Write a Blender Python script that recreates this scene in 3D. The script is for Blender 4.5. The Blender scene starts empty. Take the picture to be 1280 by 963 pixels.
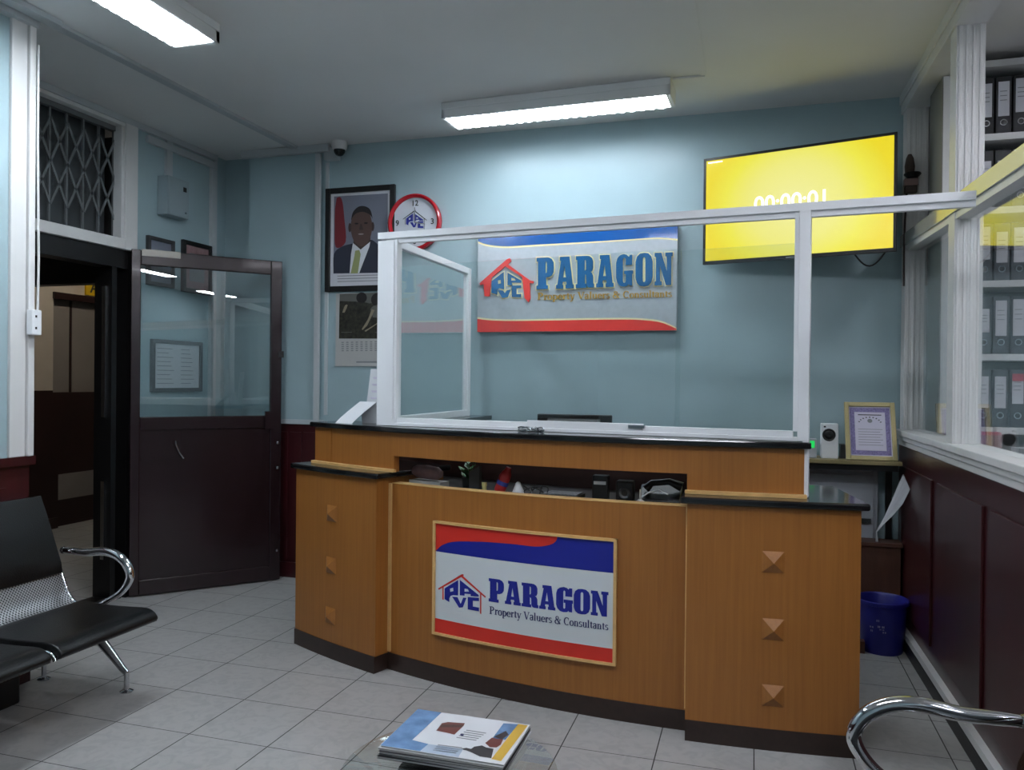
import bpy, bmesh, math, random
from mathutils import Vector, Matrix
from mathutils.geometry import tessellate_polygon
random.seed(7)
SC = bpy.context.scene
COL = SC.collection
pi = math.pi

# ------------------------------------------------------------------ colour / materials
def lin(r, g, b):
    def f(v):
        v /= 255.0
        return v / 12.92 if v <= 0.04045 else ((v + 0.055) / 1.055) ** 2.4
    return (f(r), f(g), f(b), 1.0)

MATS = {}
def mat(name, rgb, rough=0.5, metal=0.0, spec=0.5, coat=0.0, var=0.0, vscale=8.0, emit=None, estr=0.0, bump=0.0, bscale=40.0):
    m = bpy.data.materials.new(name); m.use_nodes = True
    nt = m.node_tree; b = nt.nodes['Principled BSDF']
    c = lin(*rgb)
    b.inputs['Base Color'].default_value = c
    b.inputs['Roughness'].default_value = rough
    b.inputs['Metallic'].default_value = metal
    b.inputs['Specular IOR Level'].default_value = spec
    b.inputs['Coat Weight'].default_value = coat
    b.inputs['Coat Roughness'].default_value = 0.06
    tc = nt.nodes.new('ShaderNodeTexCoord')
    if var > 0:
        n = nt.nodes.new('ShaderNodeTexNoise'); n.inputs['Scale'].default_value = vscale; n.inputs['Detail'].default_value = 4
        nt.links.new(tc.outputs['Object'], n.inputs['Vector'])
        r = nt.nodes.new('ShaderNodeValToRGB')
        r.color_ramp.elements[0].position = 0.3; r.color_ramp.elements[1].position = 0.7
        r.color_ramp.elements[0].color = tuple(max(0, x * (1 - var)) for x in c[:3]) + (1,)
        r.color_ramp.elements[1].color = tuple(min(1, x * (1 + var)) for x in c[:3]) + (1,)
        nt.links.new(n.outputs['Fac'], r.inputs['Fac']); nt.links.new(r.outputs['Color'], b.inputs['Base Color'])
    if bump > 0:
        n2 = nt.nodes.new('ShaderNodeTexNoise'); n2.inputs['Scale'].default_value = bscale
        nt.links.new(tc.outputs['Object'], n2.inputs['Vector'])
        bp = nt.nodes.new('ShaderNodeBump'); bp.inputs['Strength'].default_value = bump; bp.inputs['Distance'].default_value = 0.01
        nt.links.new(n2.outputs['Fac'], bp.inputs['Height']); nt.links.new(bp.outputs['Normal'], b.inputs['Normal'])
    if emit:
        b.inputs['Emission Color'].default_value = lin(*emit); b.inputs['Emission Strength'].default_value = estr
    MATS[name] = m
    return m

def wood_mat(name, dark, light, sc=(30, 30, 1.2), rough=0.35, coat=0.15):
    m = mat(name, light, rough, coat=coat); nt = m.node_tree; b = nt.nodes['Principled BSDF']
    tc = nt.nodes.new('ShaderNodeTexCoord'); mp = nt.nodes.new('ShaderNodeMapping'); mp.inputs['Scale'].default_value = sc
    n = nt.nodes.new('ShaderNodeTexNoise'); n.inputs['Scale'].default_value = 2.0; n.inputs['Detail'].default_value = 6; n.inputs['Roughness'].default_value = 0.65
    r = nt.nodes.new('ShaderNodeValToRGB'); r.color_ramp.elements[0].position = 0.28; r.color_ramp.elements[1].position = 0.72
    r.color_ramp.elements[0].color = lin(*dark); r.color_ramp.elements[1].color = lin(*light)
    nt.links.new(tc.outputs['Object'], mp.inputs['Vector']); nt.links.new(mp.outputs['Vector'], n.inputs['Vector'])
    nt.links.new(n.outputs['Fac'], r.inputs['Fac']); nt.links.new(r.outputs['Color'], b.inputs['Base Color'])
    return m

def glass_mat(name, tint=(0.93, 0.97, 0.96), f0=0.045, rough=0.0, hi=(1, 1, 1)):
    m = bpy.data.materials.new(name); m.use_nodes = True; nt = m.node_tree
    for n in list(nt.nodes): nt.nodes.remove(n)
    out = nt.nodes.new('ShaderNodeOutputMaterial')
    tr = nt.nodes.new('ShaderNodeBsdfTransparent'); tr.inputs['Color'].default_value = (*tint, 1)
    gl = nt.nodes.new('ShaderNodeBsdfGlossy'); gl.inputs['Roughness'].default_value = rough; gl.inputs['Color'].default_value = (*hi, 1)
    lw = nt.nodes.new('ShaderNodeLayerWeight'); lw.inputs['Blend'].default_value = 0.5
    p = nt.nodes.new('ShaderNodeMath'); p.operation = 'POWER'; p.inputs[1].default_value = 5
    mu = nt.nodes.new('ShaderNodeMath'); mu.operation = 'MULTIPLY_ADD'; mu.inputs[1].default_value = 1 - f0; mu.inputs[2].default_value = f0
    mix = nt.nodes.new('ShaderNodeMixShader')
    nt.links.new(lw.outputs['Facing'], p.inputs[0]); nt.links.new(p.outputs[0], mu.inputs[0]); nt.links.new(mu.outputs[0], mix.inputs['Fac'])
    nt.links.new(tr.outputs[0], mix.inputs[1]); nt.links.new(gl.outputs[0], mix.inputs[2]); nt.links.new(mix.outputs[0], out.inputs['Surface'])
    MATS[name] = m
    return m

def tile_mat():
    m = mat('floor_tiles', (168, 168, 168), 0.32, spec=0.4); nt = m.node_tree; b = nt.nodes['Principled BSDF']; L = nt.links
    tc = nt.nodes.new('ShaderNodeTexCoord'); sep = nt.nodes.new('ShaderNodeSeparateXYZ'); L.new(tc.outputs['Object'], sep.inputs[0])
    def math_(op, a, v1=None, v2=None):
        n = nt.nodes.new('ShaderNodeMath'); n.operation = op
        if hasattr(a, 'links'): L.new(a, n.inputs[0])
        else: n.inputs[0].default_value = a
        if v1 is not None:
            if hasattr(v1, 'links'): L.new(v1, n.inputs[1])
            else: n.inputs[1].default_value = v1
        if v2 is not None: n.inputs[2].default_value = v2
        return n.outputs[0]
    def grid(o, off, w):
        a = math_('ADD', o, 40.0 - off); a = math_('DIVIDE', a, 0.4); f = math_('FRACT', a)
        d = math_('ABSOLUTE', math_('SUBTRACT', f, 0.5)); return math_('GREATER_THAN', d, 0.5 - w)
    gx = grid(sep.outputs['X'], -2.783, 0.0065); gy = grid(sep.outputs['Y'], 3.352, 0.0050)
    g = math_('MAXIMUM', gx, gy)
    n1 = nt.nodes.new('ShaderNodeTexNoise'); n1.inputs['Scale'].default_value = 13; n1.inputs['Detail'].default_value = 8; n1.inputs['Distortion'].default_value = 1.6
    L.new(tc.outputs['Object'], n1.inputs['Vector'])
    r = nt.nodes.new('ShaderNodeValToRGB')
    r.color_ramp.elements[0].position = 0.36; r.color_ramp.elements[0].color = lin(158, 157, 156)
    r.color_ramp.elements[1].position = 0.56; r.color_ramp.elements[1].color = lin(168, 167, 165)
    L.new(n1.outputs['Fac'], r.inputs['Fac'])
    mx = nt.nodes.new('ShaderNodeMix'); mx.data_type = 'RGBA'
    L.new(g, mx.inputs['Factor']); L.new(r.outputs['Color'], mx.inputs['A']); mx.inputs['B'].default_value = lin(52, 51, 50)
    L.new(mx.outputs['Result'], b.inputs['Base Color'])
    rr = math_('MULTIPLY_ADD', g, 0.4, 0.3); L.new(rr, b.inputs['Roughness'])
    return m

def perforated_mat():
    m = mat('perforated_steel', (150, 152, 155), 0.42, metal=0.75); nt = m.node_tree; b = nt.nodes['Principled BSDF']; L = nt.links
    tc = nt.nodes.new('ShaderNodeTexCoord'); sep = nt.nodes.new('ShaderNodeSeparateXYZ'); cmb = nt.nodes.new('ShaderNodeCombineXYZ')
    L.new(tc.outputs['Object'], sep.inputs[0]); L.new(sep.outputs['Y'], cmb.inputs[0]); L.new(sep.outputs['Z'], cmb.inputs[1])
    mp = nt.nodes.new('ShaderNodeMapping'); mp.inputs['Scale'].default_value = (85, 85, 1); mp.inputs['Rotation'].default_value = (0, 0, 0.785)
    v = nt.nodes.new('ShaderNodeTexVoronoi'); v.voronoi_dimensions = '2D'; v.inputs['Randomness'].default_value = 0.0; v.inputs['Scale'].default_value = 1.0
    r = nt.nodes.new('ShaderNodeValToRGB'); r.color_ramp.interpolation = 'CONSTANT'
    r.color_ramp.elements[0].color = lin(70, 71, 73); r.color_ramp.elements[1].position = 0.34; r.color_ramp.elements[1].color = lin(182, 184, 186)
    L.new(cmb.outputs[0], mp.inputs['Vector']); L.new(mp.outputs['Vector'], v.inputs['Vector'])
    L.new(v.outputs['Distance'], r.inputs['Fac']); L.new(r.outputs['Color'], b.inputs['Base Color'])
    return m

def screen_mat():
    m = mat('yellow_screen', (20, 20, 16), 0.25); nt = m.node_tree; b = nt.nodes['Principled BSDF']; L = nt.links
    tc = nt.nodes.new('ShaderNodeTexCoord')
    mp = nt.nodes.new('ShaderNodeMapping'); mp.inputs['Location'].default_value = (-0.5, -0.5, 0); mp.vector_type = 'POINT'
    L.new(tc.outputs['UV'], mp.inputs['Vector'])
    sep = nt.nodes.new('ShaderNodeSeparateXYZ'); L.new(mp.outputs['Vector'], sep.inputs[0])
    cmb = nt.nodes.new('ShaderNodeCombineXYZ')
    def mm(op, a, v):
        n = nt.nodes.new('ShaderNodeMath'); n.operation = op; L.new(a, n.inputs[0]); n.inputs[1].default_value = v; return n.outputs[0]
    L.new(mm('MULTIPLY', sep.outputs['X'], 2.0), cmb.inputs[0]); L.new(mm('MULTIPLY', sep.outputs['Y'], 1.3), cmb.inputs[1])
    ln = nt.nodes.new('ShaderNodeVectorMath'); ln.operation = 'LENGTH'; L.new(cmb.outputs[0], ln.inputs[0])
    r = nt.nodes.new('ShaderNodeValToRGB'); e = r.color_ramp.elements
    e[0].position = 0.05; e[0].color = lin(243, 240, 158)
    e[1].position = 1.05; e[1].color = lin(236, 218, 36)
    k = e.new(0.5); k.color = lin(240, 236, 130)
    k = e.new(0.78); k.color = lin(238, 232, 74)
    L.new(ln.outputs['Value'], r.inputs['Fac']); L.new(r.outputs['Color'], b.inputs['Emission Color']); b.inputs['Emission Strength'].default_value = 0.72
    return m

def granite_mat():
    return mat('black_granite', (22, 23, 25), 0.12, spec=0.6, var=0.5, vscale=120)

mat('wall_blue', (158, 180, 186), 0.34, spec=0.4, var=0.03, vscale=3)
mat('ceiling_white', (226, 226, 225), 0.7, var=0.02, vscale=2)
mat('white_paint', (214, 214, 213), 0.38, spec=0.45, var=0.02)
mat('gloss_white_paint', (186, 184, 180), 0.12, spec=0.6, coat=0.6)
mat('painted_box', (150, 166, 172), 0.45)
mat('grey_trim', (184, 190, 193), 0.45)
wood_mat('dark_red_wood', (50, 17, 20), (64, 22, 26), (12, 12, 1.0), 0.3, 0.1)
wood_mat('dark_door_wood', (27, 14, 17), (38, 21, 25), (14, 14, 1.0), 0.26, 0.1)
mat('black_frame', (13, 12, 13), 0.4)
wood_mat('oak_veneer', (142, 89, 36), (160, 103, 45), (34, 34, 0.9), 0.42, 0.05)
mat('pale_wood', (214, 172, 112), 0.4, var=0.08, vscale=20)
wood_mat('plinth_wood', (40, 27, 22), (52, 36, 30), (12, 12, 12), 0.4, 0.1)
granite_mat()
mat('aluminium_white', (232, 234, 237), 0.35, spec=0.5)
mat('plate_grey', (150, 146, 138), 0.35, metal=0.3)
mat('panel_shade_grey', (122, 121, 114), 0.6)
mat('shelf_dark', (34, 31, 31), 0.5)
mat('steel', (190, 192, 196), 0.25, metal=1.0)
mat('chrome', (215, 215, 218), 0.08, metal=1.0)
mat('black_leather', (9, 10, 12), 0.34, spec=0.35, bump=0.15, bscale=160)
mat('black_plastic', (16, 16, 17), 0.4)
mat('dark_grey_plastic', (58, 60, 62), 0.45)
mat('binder_black', (32, 33, 38), 0.55, var=0.25, vscale=240)
mat('binder_grey', (58, 60, 68), 0.55, var=0.22, vscale=260)
mat('label_white', (206, 206, 212), 0.6)
mat('label_pink', (196, 78, 96), 0.6)
mat('paper_white', (214, 216, 220), 0.65)
mat('print_grey', (130, 132, 136), 0.7)
mat('print_dark', (40, 40, 42), 0.7)
mat('sign_blue', (16, 84, 158), 0.25, coat=0.3)
mat('sign_deep_blue', (22, 34, 140), 0.4)
mat('letter_blue', (20, 96, 148), 0.3)
mat('sign_red', (238, 58, 50), 0.3)
mat('sign_dull_red', (206, 46, 34), 0.42)
mat('sign_silver', (176, 184, 190), 0.3, metal=0.1, var=0.05, vscale=30)
mat('sign_cream', (244, 230, 176), 0.4)
mat('sign_gold', (196, 152, 44), 0.35)
mat('sign_white', (212, 218, 220), 0.38)
mat('ink_navy', (28, 34, 92), 0.5)
mat('clock_white', (208, 212, 220), 0.35)
mat('clock_red', (190, 24, 40), 0.25, coat=0.4)
mat('photo_grey', (118, 122, 136), 0.35)
mat('skin_brown', (62, 46, 44), 0.5)
mat('skin_light', (84, 62, 56), 0.5)
mat('hair_black', (24, 20, 22), 0.6)
mat('suit_navy', (34, 38, 54), 0.5)
mat('tie_lime', (150, 156, 104), 0.5)
mat('flag_red', (120, 34, 44), 0.5)
mat('teeth', (150, 140, 136), 0.5)
mat('photo_dark', (44, 42, 34), 0.4, var=0.7, vscale=38)
mat('photo_mid', (96, 96, 92), 0.5)
mat('photo_pale', (142, 132, 112), 0.5)
mat('gold_frame', (168, 156, 112), 0.35, metal=0.4)
mat('lilac', (128, 118, 164), 0.6, var=0.35, vscale=110)
mat('cert_paper', (205, 200, 216), 0.6)
mat('shelf_wood', (140, 126, 88), 0.45)
mat('cabinet_white', (176, 180, 188), 0.4)
wood_mat('brown_board', (70, 42, 30), (88, 54, 40), (10, 10, 2), 0.5, 0.0)
mat('bin_blue', (32, 34, 126), 0.35)
mat('bin_print', (150, 150, 190), 0.5)
mat('bottle_red', (178, 44, 46), 0.3)
mat('bottle_blue', (44, 62, 140), 0.35)
mat('plant_green', (84, 128, 84), 0.5, var=0.3, vscale=30)
mat('cream_plastic', (196, 190, 130), 0.4)
mat('mauve_cloth', (150, 120, 122), 0.8, var=0.15, vscale=20)
mat('led_green', (40, 200, 90), 0.4, emit=(30, 200, 90), estr=0.6)
mat('hall_beige', (192, 180, 166), 0.6, var=0.03)
mat('hall_brown', (48, 30, 27), 0.35)
mat('hall_frosted', (140, 132, 126), 0.4, var=0.12, vscale=1.6)
mat('sign_yellow', (222, 178, 20), 0.4)
mat('office_wall', (168, 166, 168), 0.6)
mat('mag_sky', (104, 138, 178), 0.25, var=0.25, vscale=18)
mat('mag_pale', (176, 190, 208), 0.25)
mat('mag_white', (216, 218, 222), 0.25)
mat('mag_yellow', (206, 166, 62), 0.3)
mat('mag_brown', (106, 52, 46), 0.3)
mat('mag_dark', (44, 42, 46), 0.3)
mat('page_edge', (176, 176, 174), 0.7)
mat('lamp_housing', (232, 233, 233), 0.45)
mat('white_glow', (255, 255, 255), 0.4, emit=(255, 255, 240), estr=0.80)
mat('grille_metal', (112, 116, 118), 0.4, metal=0.3)
mat('transom_dark', (66, 71, 74), 0.35)
mat('lens_dark', (22, 30, 32), 0.1)
mat('green_item', (28, 150, 70), 0.4)
mat('adaptor_brown', (70, 56, 52), 0.5)
mat('adaptor_pink', (150, 122, 118), 0.5)
mat('pink_item', (186, 90, 110), 0.5)
tile_mat(); perforated_mat(); screen_mat()
glass_mat('clear_glass', (0.965, 0.98, 0.98), 0.045)
glass_mat('screen_glass', (0.955, 0.98, 0.978), 0.06)
glass_mat('door_glass', (0.90, 0.94, 0.94), 0.10)
glass_mat('table_glass', (0.93, 0.96, 0.95), 0.05)
LAMP = 24.0
m = mat('lamp_diffuser', (240, 245, 250), 0.4, emit=(238, 247, 255), estr=LAMP)
mat('desk_lamp_diffuser', (240, 245, 250), 0.4, emit=(238, 247, 255), estr=16.0)
mat('rear_lamp_diffuser', (240, 245, 250), 0.4, emit=(244, 247, 255), estr=30.0)
mat('office_diffuser', (240, 245, 250), 0.4, emit=(246, 246, 255), estr=36.0)
mat('hall_diffuser', (240, 235, 220), 0.4, emit=(255, 247, 234), estr=12.0)

# ------------------------------------------------------------------ mesh builder (world coordinates)
class MB:
    def __init__(s): s.v = []; s.f = []; s.m = []; s.s = []
    def face(s, pts, m=0, sm=False):
        i = len(s.v); s.v += [tuple(p) for p in pts]; s.f.append(tuple(range(i, i + len(pts)))); s.m.append(m); s.s.append(sm)
    def hexa(s, p, m=0):
        i = len(s.v); s.v += [tuple(q) for q in p]
        for f in ((0, 3, 2, 1), (4, 5, 6, 7), (0, 1, 5, 4), (1, 2, 6, 5), (2, 3, 7, 6), (3, 0, 4, 7)):
            s.f.append(tuple(i + k for k in f)); s.m.append(m); s.s.append(False)
        return s
    def box(s, x0, x1, y0, y1, z0, z1, m=0):
        return s.hexa([(x0, y0, z0), (x1, y0, z0), (x1, y1, z0), (x0, y1, z0), (x0, y0, z1), (x1, y0, z1), (x1, y1, z1), (x0, y1, z1)], m)
    def wbox(s, A, B, s0, s1, t0, t1, z0, z1, m=0, z0b=None, z1b=None):
        """box along the plan line A->B: s in metres from A, t along the left normal"""
        A = Vector(A); B = Vector(B); d = (B - A).normalized(); n = Vector((-d.y, d.x))
        z0b = z0 if z0b is None else z0b; z1b = z1 if z1b is None else z1b
        P = lambda a, b: A + d * a + n * b
        q = [P(s0, t0), P(s1, t0), P(s1, t1), P(s0, t1)]
        zb = [z0, z0b, z0b, z0]; zt = [z1, z1b, z1b, z1]
        return s.hexa([(a.x, a.y, z) for a, z in zip(q, zb)] + [(a.x, a.y, z) for a, z in zip(q, zt)], m)
    def arc(s, O, R0, R1, a0, a1, z0, z1, n=24, m=0):
        """curved slab around O: angles in degrees from straight towards the viewer (+ to the right)"""
        i = len(s.v)
        for k in range(n + 1):
            a = math.radians(a0 + (a1 - a0) * k / n)
            for R, z in ((R0, z0), (R1, z0), (R1, z1), (R0, z1)):
                s.v.append((O[0] + R * math.sin(a), O[1] - R * math.cos(a), z))
        for k in range(n):
            b = i + 4 * k; c = b + 4
            for q in ((0, 1), (1, 2), (2, 3), (3, 0)):
                s.f.append((b + q[0], c + q[0], c + q[1], b + q[1])); s.m.append(m); s.s.append(q in ((1, 2), (3, 0)))
        s.f.append((i, i + 1, i + 2, i + 3)); s.m.append(m); s.s.append(False)
        j = i + 4 * n; s.f.append((j + 3, j + 2, j + 1, j)); s.m.append(m); s.s.append(False)
        return s
    def tube(s, path, r, n=12, m=0, cap=True):
        P = [Vector(p) for p in path]; rs = r if isinstance(r, (list, tuple)) else [r] * len(P)
        i = len(s.v); up = None
        for k, p in enumerate(P):
            d = (P[min(k + 1, len(P) - 1)] - P[max(k - 1, 0)]).normalized()
            if up is None:
                up = d.orthogonal().normalized()
            else:
                up = (up - d * up.dot(d)); up = up.normalized() if up.length > 1e-6 else d.orthogonal().normalized()
            w = d.cross(up)
            for q in range(n):
                a = 2 * pi * q / n; s.v.append(tuple(p + (up * math.cos(a) + w * math.sin(a)) * rs[k]))
        for k in range(len(P) - 1):
            for q in range(n):
                a = i + k * n + q; b = i + k * n + (q + 1) % n
                s.f.append((a, b, b + n, a + n)); s.m.append(m); s.s.append(True)
        if cap:
            s.f.append(tuple(i + q for q in reversed(range(n)))); s.m.append(m); s.s.append(False)
            j = i + (len(P) - 1) * n; s.f.append(tuple(j + q for q in range(n))); s.m.append(m); s.s.append(False)
        return s
    def lathe(s, prof, c, n=32, m=0, axis='z', cap=True):
        i = len(s.v); c = Vector(c)
        for r, h in prof:
            for q in range(n):
                a = 2 * pi * q / n; x, y = r * math.cos(a), r * math.sin(a)
                if axis == 'z': o = Vector((x, y, h))
                elif axis == 'y': o = Vector((x, h, y))
                else: o = Vector((h, x, y))
                s.v.append(tuple(c + o))
        for k in range(len(prof) - 1):
            for q in range(n):
                a = i + k * n + q; b = i + k * n + (q + 1) % n
                s.f.append((a, b, b + n, a + n)); s.m.append(m); s.s.append(True)
        if cap and prof[0][0] > 1e-6: s.f.append(tuple(i + q for q in reversed(range(n)))); s.m.append(m); s.s.append(False)
        if cap and prof[-1][0] > 1e-6:
            j = i + (len(prof) - 1) * n; s.f.append(tuple(j + q for q in range(n))); s.m.append(m); s.s.append(False)
        return s
    def extrude_profile(s, prof, a, b, fn, m=0, sm=True):
        """closed 2D profile extruded between a and b; fn(p, t) -> 3D"""
        n = len(prof); i = len(s.v)
        for t in (a, b):
            for p in prof: s.v.append(tuple(fn(p, t)))
        for k in range(n):
            q = (k + 1) % n; s.f.append((i + k, i + q, i + n + q, i + n + k)); s.m.append(m); s.s.append(sm)
        s.f.append(tuple(i + k for k in reversed(range(n)))); s.m.append(m); s.s.append(False)
        s.f.append(tuple(i + n + k for k in range(n))); s.m.append(m); s.s.append(False)
        return s
    def art(s, loops, fn, m=0, depth=0.0, base=0.0, cuts=0):
        """flat shape (outer loop then holes, in art coordinates u,v) mapped by fn(u, v, out); raised by depth above base"""
        flat = [p for l in loops for p in l]
        tris = tessellate_polygon([[Vector((p[0], p[1], 0)) for p in l] for l in loops])
        bm = bmesh.new(); vs = [bm.verts.new((p[0], p[1], 0)) for p in flat]
        for t in tris:
            try: bm.faces.new([vs[k] for k in t])
            except ValueError: pass
        if cuts:
            for k in range(1, cuts):
                g = bm.verts[:] + bm.edges[:] + bm.faces[:]
                bmesh.ops.bisect_plane(bm, geom=g, plane_co=(k / cuts, 0, 0), plane_no=(1, 0, 0))
        bm.normal_update()
        for f in bm.faces:
            q = [(v.co.x, v.co.y) for v in f.verts]
            if f.normal.z < 0: q.reverse()
            s.face([fn(x, y, base + depth) for x, y in q], m)
        if depth > 0.002:
            for e in bm.edges:
                if len(e.link_faces) == 1:
                    a, b = e.verts[0].co, e.verts[1].co
                    s.face([fn(a.x, a.y, base), fn(b.x, b.y, base), fn(b.x, b.y, base + depth), fn(a.x, a.y, base + depth)], m)
        bm.free(); return s
    def build(s, name, mats, parent=None, bevel=0.0, weld=False, **tags):
        off = Vector((0, 0, 0))
        if parent is not None:
            p = parent
            while p is not None: off += p.location; p = p.parent
        loc = Vector((0, 0, 0))
        if parent is None and s.v:
            n = len(s.v); loc = Vector((sum(v[0] for v in s.v) / n, sum(v[1] for v in s.v) / n, min(v[2] for v in s.v)))
            if tags.get('kind') == 'structure': loc = Vector((0, 0, 0))
            off = loc
        me = bpy.data.meshes.new(name)
        me.from_pydata([tuple(Vector(v) - off) for v in s.v], [], s.f); me.update()
        if not isinstance(mats, (list, tuple)): mats = [mats]
        for k in mats: me.materials.append(MATS[k])
        for p, k, sm in zip(me.polygons, s.m, s.s): p.material_index = k; p.use_smooth = sm
        bm = bmesh.new(); bm.from_mesh(me)
        if weld: bmesh.ops.remove_doubles(bm, verts=bm.verts[:], dist=1e-5)
        bmesh.ops.recalc_face_normals(bm, faces=bm.faces[:]) if tags.pop('fixn', True) else None
        for e in bm.edges:
            if len(e.link_faces) == 2 and e.calc_face_angle(0) > math.radians(38): e.smooth = False
        bm.to_mesh(me); bm.free()
        o = bpy.data.objects.new(name, me); COL.objects.link(o); o.location = loc
        if parent is not None: o.parent = parent
        if bevel > 0:
            b = o.modifiers.new('bevel', 'BEVEL'); b.width = bevel; b.segments = 2; b.limit_method = 'ANGLE'; b.angle_limit = math.radians(40)
        tag(o, **tags)
        return o

def tag(o, label=None, cat=None, group=None, kind=None):
    if label: o['label'] = label
    if cat: o['category'] = cat
    if group: o['group'] = group
    if kind: o['kind'] = kind
    return o

def thing(name, loc, label, cat, group=None, kind=None):
    o = bpy.data.objects.new(name, None); COL.objects.link(o); o.location = loc; o.empty_display_size = 0.1
    return tag(o, label, cat, group, kind)

def dup(root, loc, label=None, group=None):
    r = root.copy(); COL.objects.link(r); r.location = loc
    if label: r['label'] = label
    if group: r['group'] = group
    for ch in list(root.children):
        c = ch.copy(); COL.objects.link(c); c.parent = r
        for g in list(ch.children):
            d = g.copy(); COL.objects.link(d); d.parent = c
    return r

def homog(corners, quad=((0, 0), (1, 0), (1, 1), (0, 1))):
    """art coordinates of four corners -> unit square"""
    import numpy as np
    A = []; B = []
    for (x, y), (u, v) in zip(corners, quad):
        A += [[x, y, 1, 0, 0, 0, -u * x, -u * y], [0, 0, 0, x, y, 1, -v * x, -v * y]]; B += [u, v]
    h = np.linalg.solve(np.array(A, float), np.array(B, float)); h = list(h) + [1.0]
    def f(x, y):
        w = h[6] * x + h[7] * y + h[8]
        return ((h[0] * x + h[1] * y + h[2]) / w, (h[3] * x + h[4] * y + h[5]) / w)
    return f

# ------------------------------------------------------------------ lettering
GL = {
 'P': (.57, [[(0,0),(.36,0),(.36,.1),(.30,.1),(.30,.38),(.40,.385),(.49,.43),(.55,.53),(.56,.69),(.55,.85),(.49,.95),(.40,.995),(.33,1),(0,1),(0,.9),(.05,.9),(.05,.1),(0,.1)],
             [(.29,.50),(.29,.88),(.33,.87),(.34,.82),(.34,.56),(.33,.51)]]),
 'A': (.58, [[(0,0),(.22,0),(.22,.1),(.185,.1),(.205,.22),(.345,.22),(.365,.1),(.33,.1),(.33,0),(.58,0),(.58,.1),(.545,.1),(.43,1),(.12,1),(.12,.9),(.17,.9),(.04,.1),(0,.1)],
             [(.225,.34),(.325,.34),(.275,.72)]]),
 'R': (.61, [[(0,0),(.34,0),(.34,.1),(.29,.1),(.29,.43),(.33,.42),(.36,.38),(.37,.12),(.40,.03),(.46,0),(.61,0),(.61,.1),(.575,.12),(.57,.36),(.53,.45),(.47,.49),(.54,.53),(.57,.62),(.57,.82),(.53,.93),(.45,.99),(.36,1),(0,1),(0,.9),(.05,.9),(.05,.1),(0,.1)],
             [(.29,.54),(.29,.88),(.33,.87),(.34,.82),(.34,.60),(.33,.55)]]),
 'G': (.60, [[(.57,.66),(.34,.66),(.34,.83),(.325,.88),(.29,.9),(.255,.88),(.24,.83),(.24,.17),(.255,.12),(.29,.1),(.325,.12),(.34,.17),(.34,.38),(.28,.38),(.28,.49),(.6,.49),(.6,.38),(.57,.38),(.57,.01),(.48,.01),(.455,.07),(.39,0),(.26,-.02),(.13,.02),(.04,.12),(0,.27),(0,.74),(.04,.89),(.13,.98),(.27,1.02),(.38,.99),(.455,.92),(.48,.99),(.57,.99)]]),
 'O': (.58, [[(.29,-.02),(.15,0),(.05,.09),(0,.25),(0,.75),(.05,.91),(.15,1),(.29,1.02),(.43,1),(.53,.91),(.58,.75),(.58,.25),(.53,.09),(.43,0)],
             [(.29,.1),(.325,.12),(.34,.17),(.34,.83),(.325,.88),(.29,.9),(.255,.88),(.24,.83),(.24,.17),(.255,.12)]]),
 'N': (.62, [[(0,0),(.23,0),(.23,.1),(.175,.1),(.175,.62),(.40,0),(.57,0),(.57,.9),(.62,.9),(.62,1),(.38,1),(.38,.9),(.43,.9),(.43,.40),(.22,1),(0,1),(0,.9),(.05,.9),(.05,.1),(0,.1)]]),
}
def offset_loop(l, d):
    n = len(l); area = sum(l[i][0] * l[(i + 1) % n][1] - l[(i + 1) % n][0] * l[i][1] for i in range(n))
    sg = 1 if area > 0 else -1; out = []
    for i in range(n):
        p0 = Vector(l[i - 1]); p = Vector(l[i]); p1 = Vector(l[(i + 1) % n])
        e0 = (p - p0).normalized(); e1 = (p1 - p).normalized()
        n0 = Vector((e0.y, -e0.x)) * sg; n1 = Vector((e1.y, -e1.x)) * sg
        b = n0 + n1
        b = b.normalized() * min(1.6, 1 / max(0.35, (b.length / 2))) if b.length > 1e-4 else n0
        out.append(tuple(p + b * d))
    return out
def word(txt, gap=.07):
    """-> list of glyph loop-lists in a 0..1 (width) x 0..1 (height) box"""
    x = 0; res = []
    for ch in txt:
        w, loops = GL[ch]
        res.append([[(px + x, py) for px, py in l] for l in loops]); x += w + gap
    W = x - gap
    return [[[(px / W, py) for px, py in l] for l in g] for g in res], W

# small book-face: strokes as quads (thick stems, thin joins)
def stroke(x0, y0, x1, y1, w):
    d = Vector((x1 - x0, y1 - y0)); n = Vector((-d.y, d.x)).normalized() * w / 2
    return [(x0 + n.x, y0 + n.y), (x1 + n.x, y1 + n.y), (x1 - n.x, y1 - n.y), (x0 - n.x, y0 - n.y)]
def bowl(cx, cy, rx, ry, a0, a1, k=10, th=.13, tn=.05):
    out = []
    for i in range(k):
        a = math.radians(a0 + (a1 - a0) * i / k); b = math.radians(a0 + (a1 - a0) * (i + 1) / k)
        wa = tn + (th - tn) * abs(math.cos(a)); wb = tn + (th - tn) * abs(math.cos(b))
        P = lambda q, e: (cx + (rx + e) * math.cos(q), cy + (ry + e) * math.sin(q))
        out.append([P(a, -wa / 2), P(a, wa / 2), P(b, wb / 2), P(b, -wb / 2)])
    return out
def serif(x, y, w=.22): return stroke(x - w / 2, y, x + w / 2, y, .05)
X = .46
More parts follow.
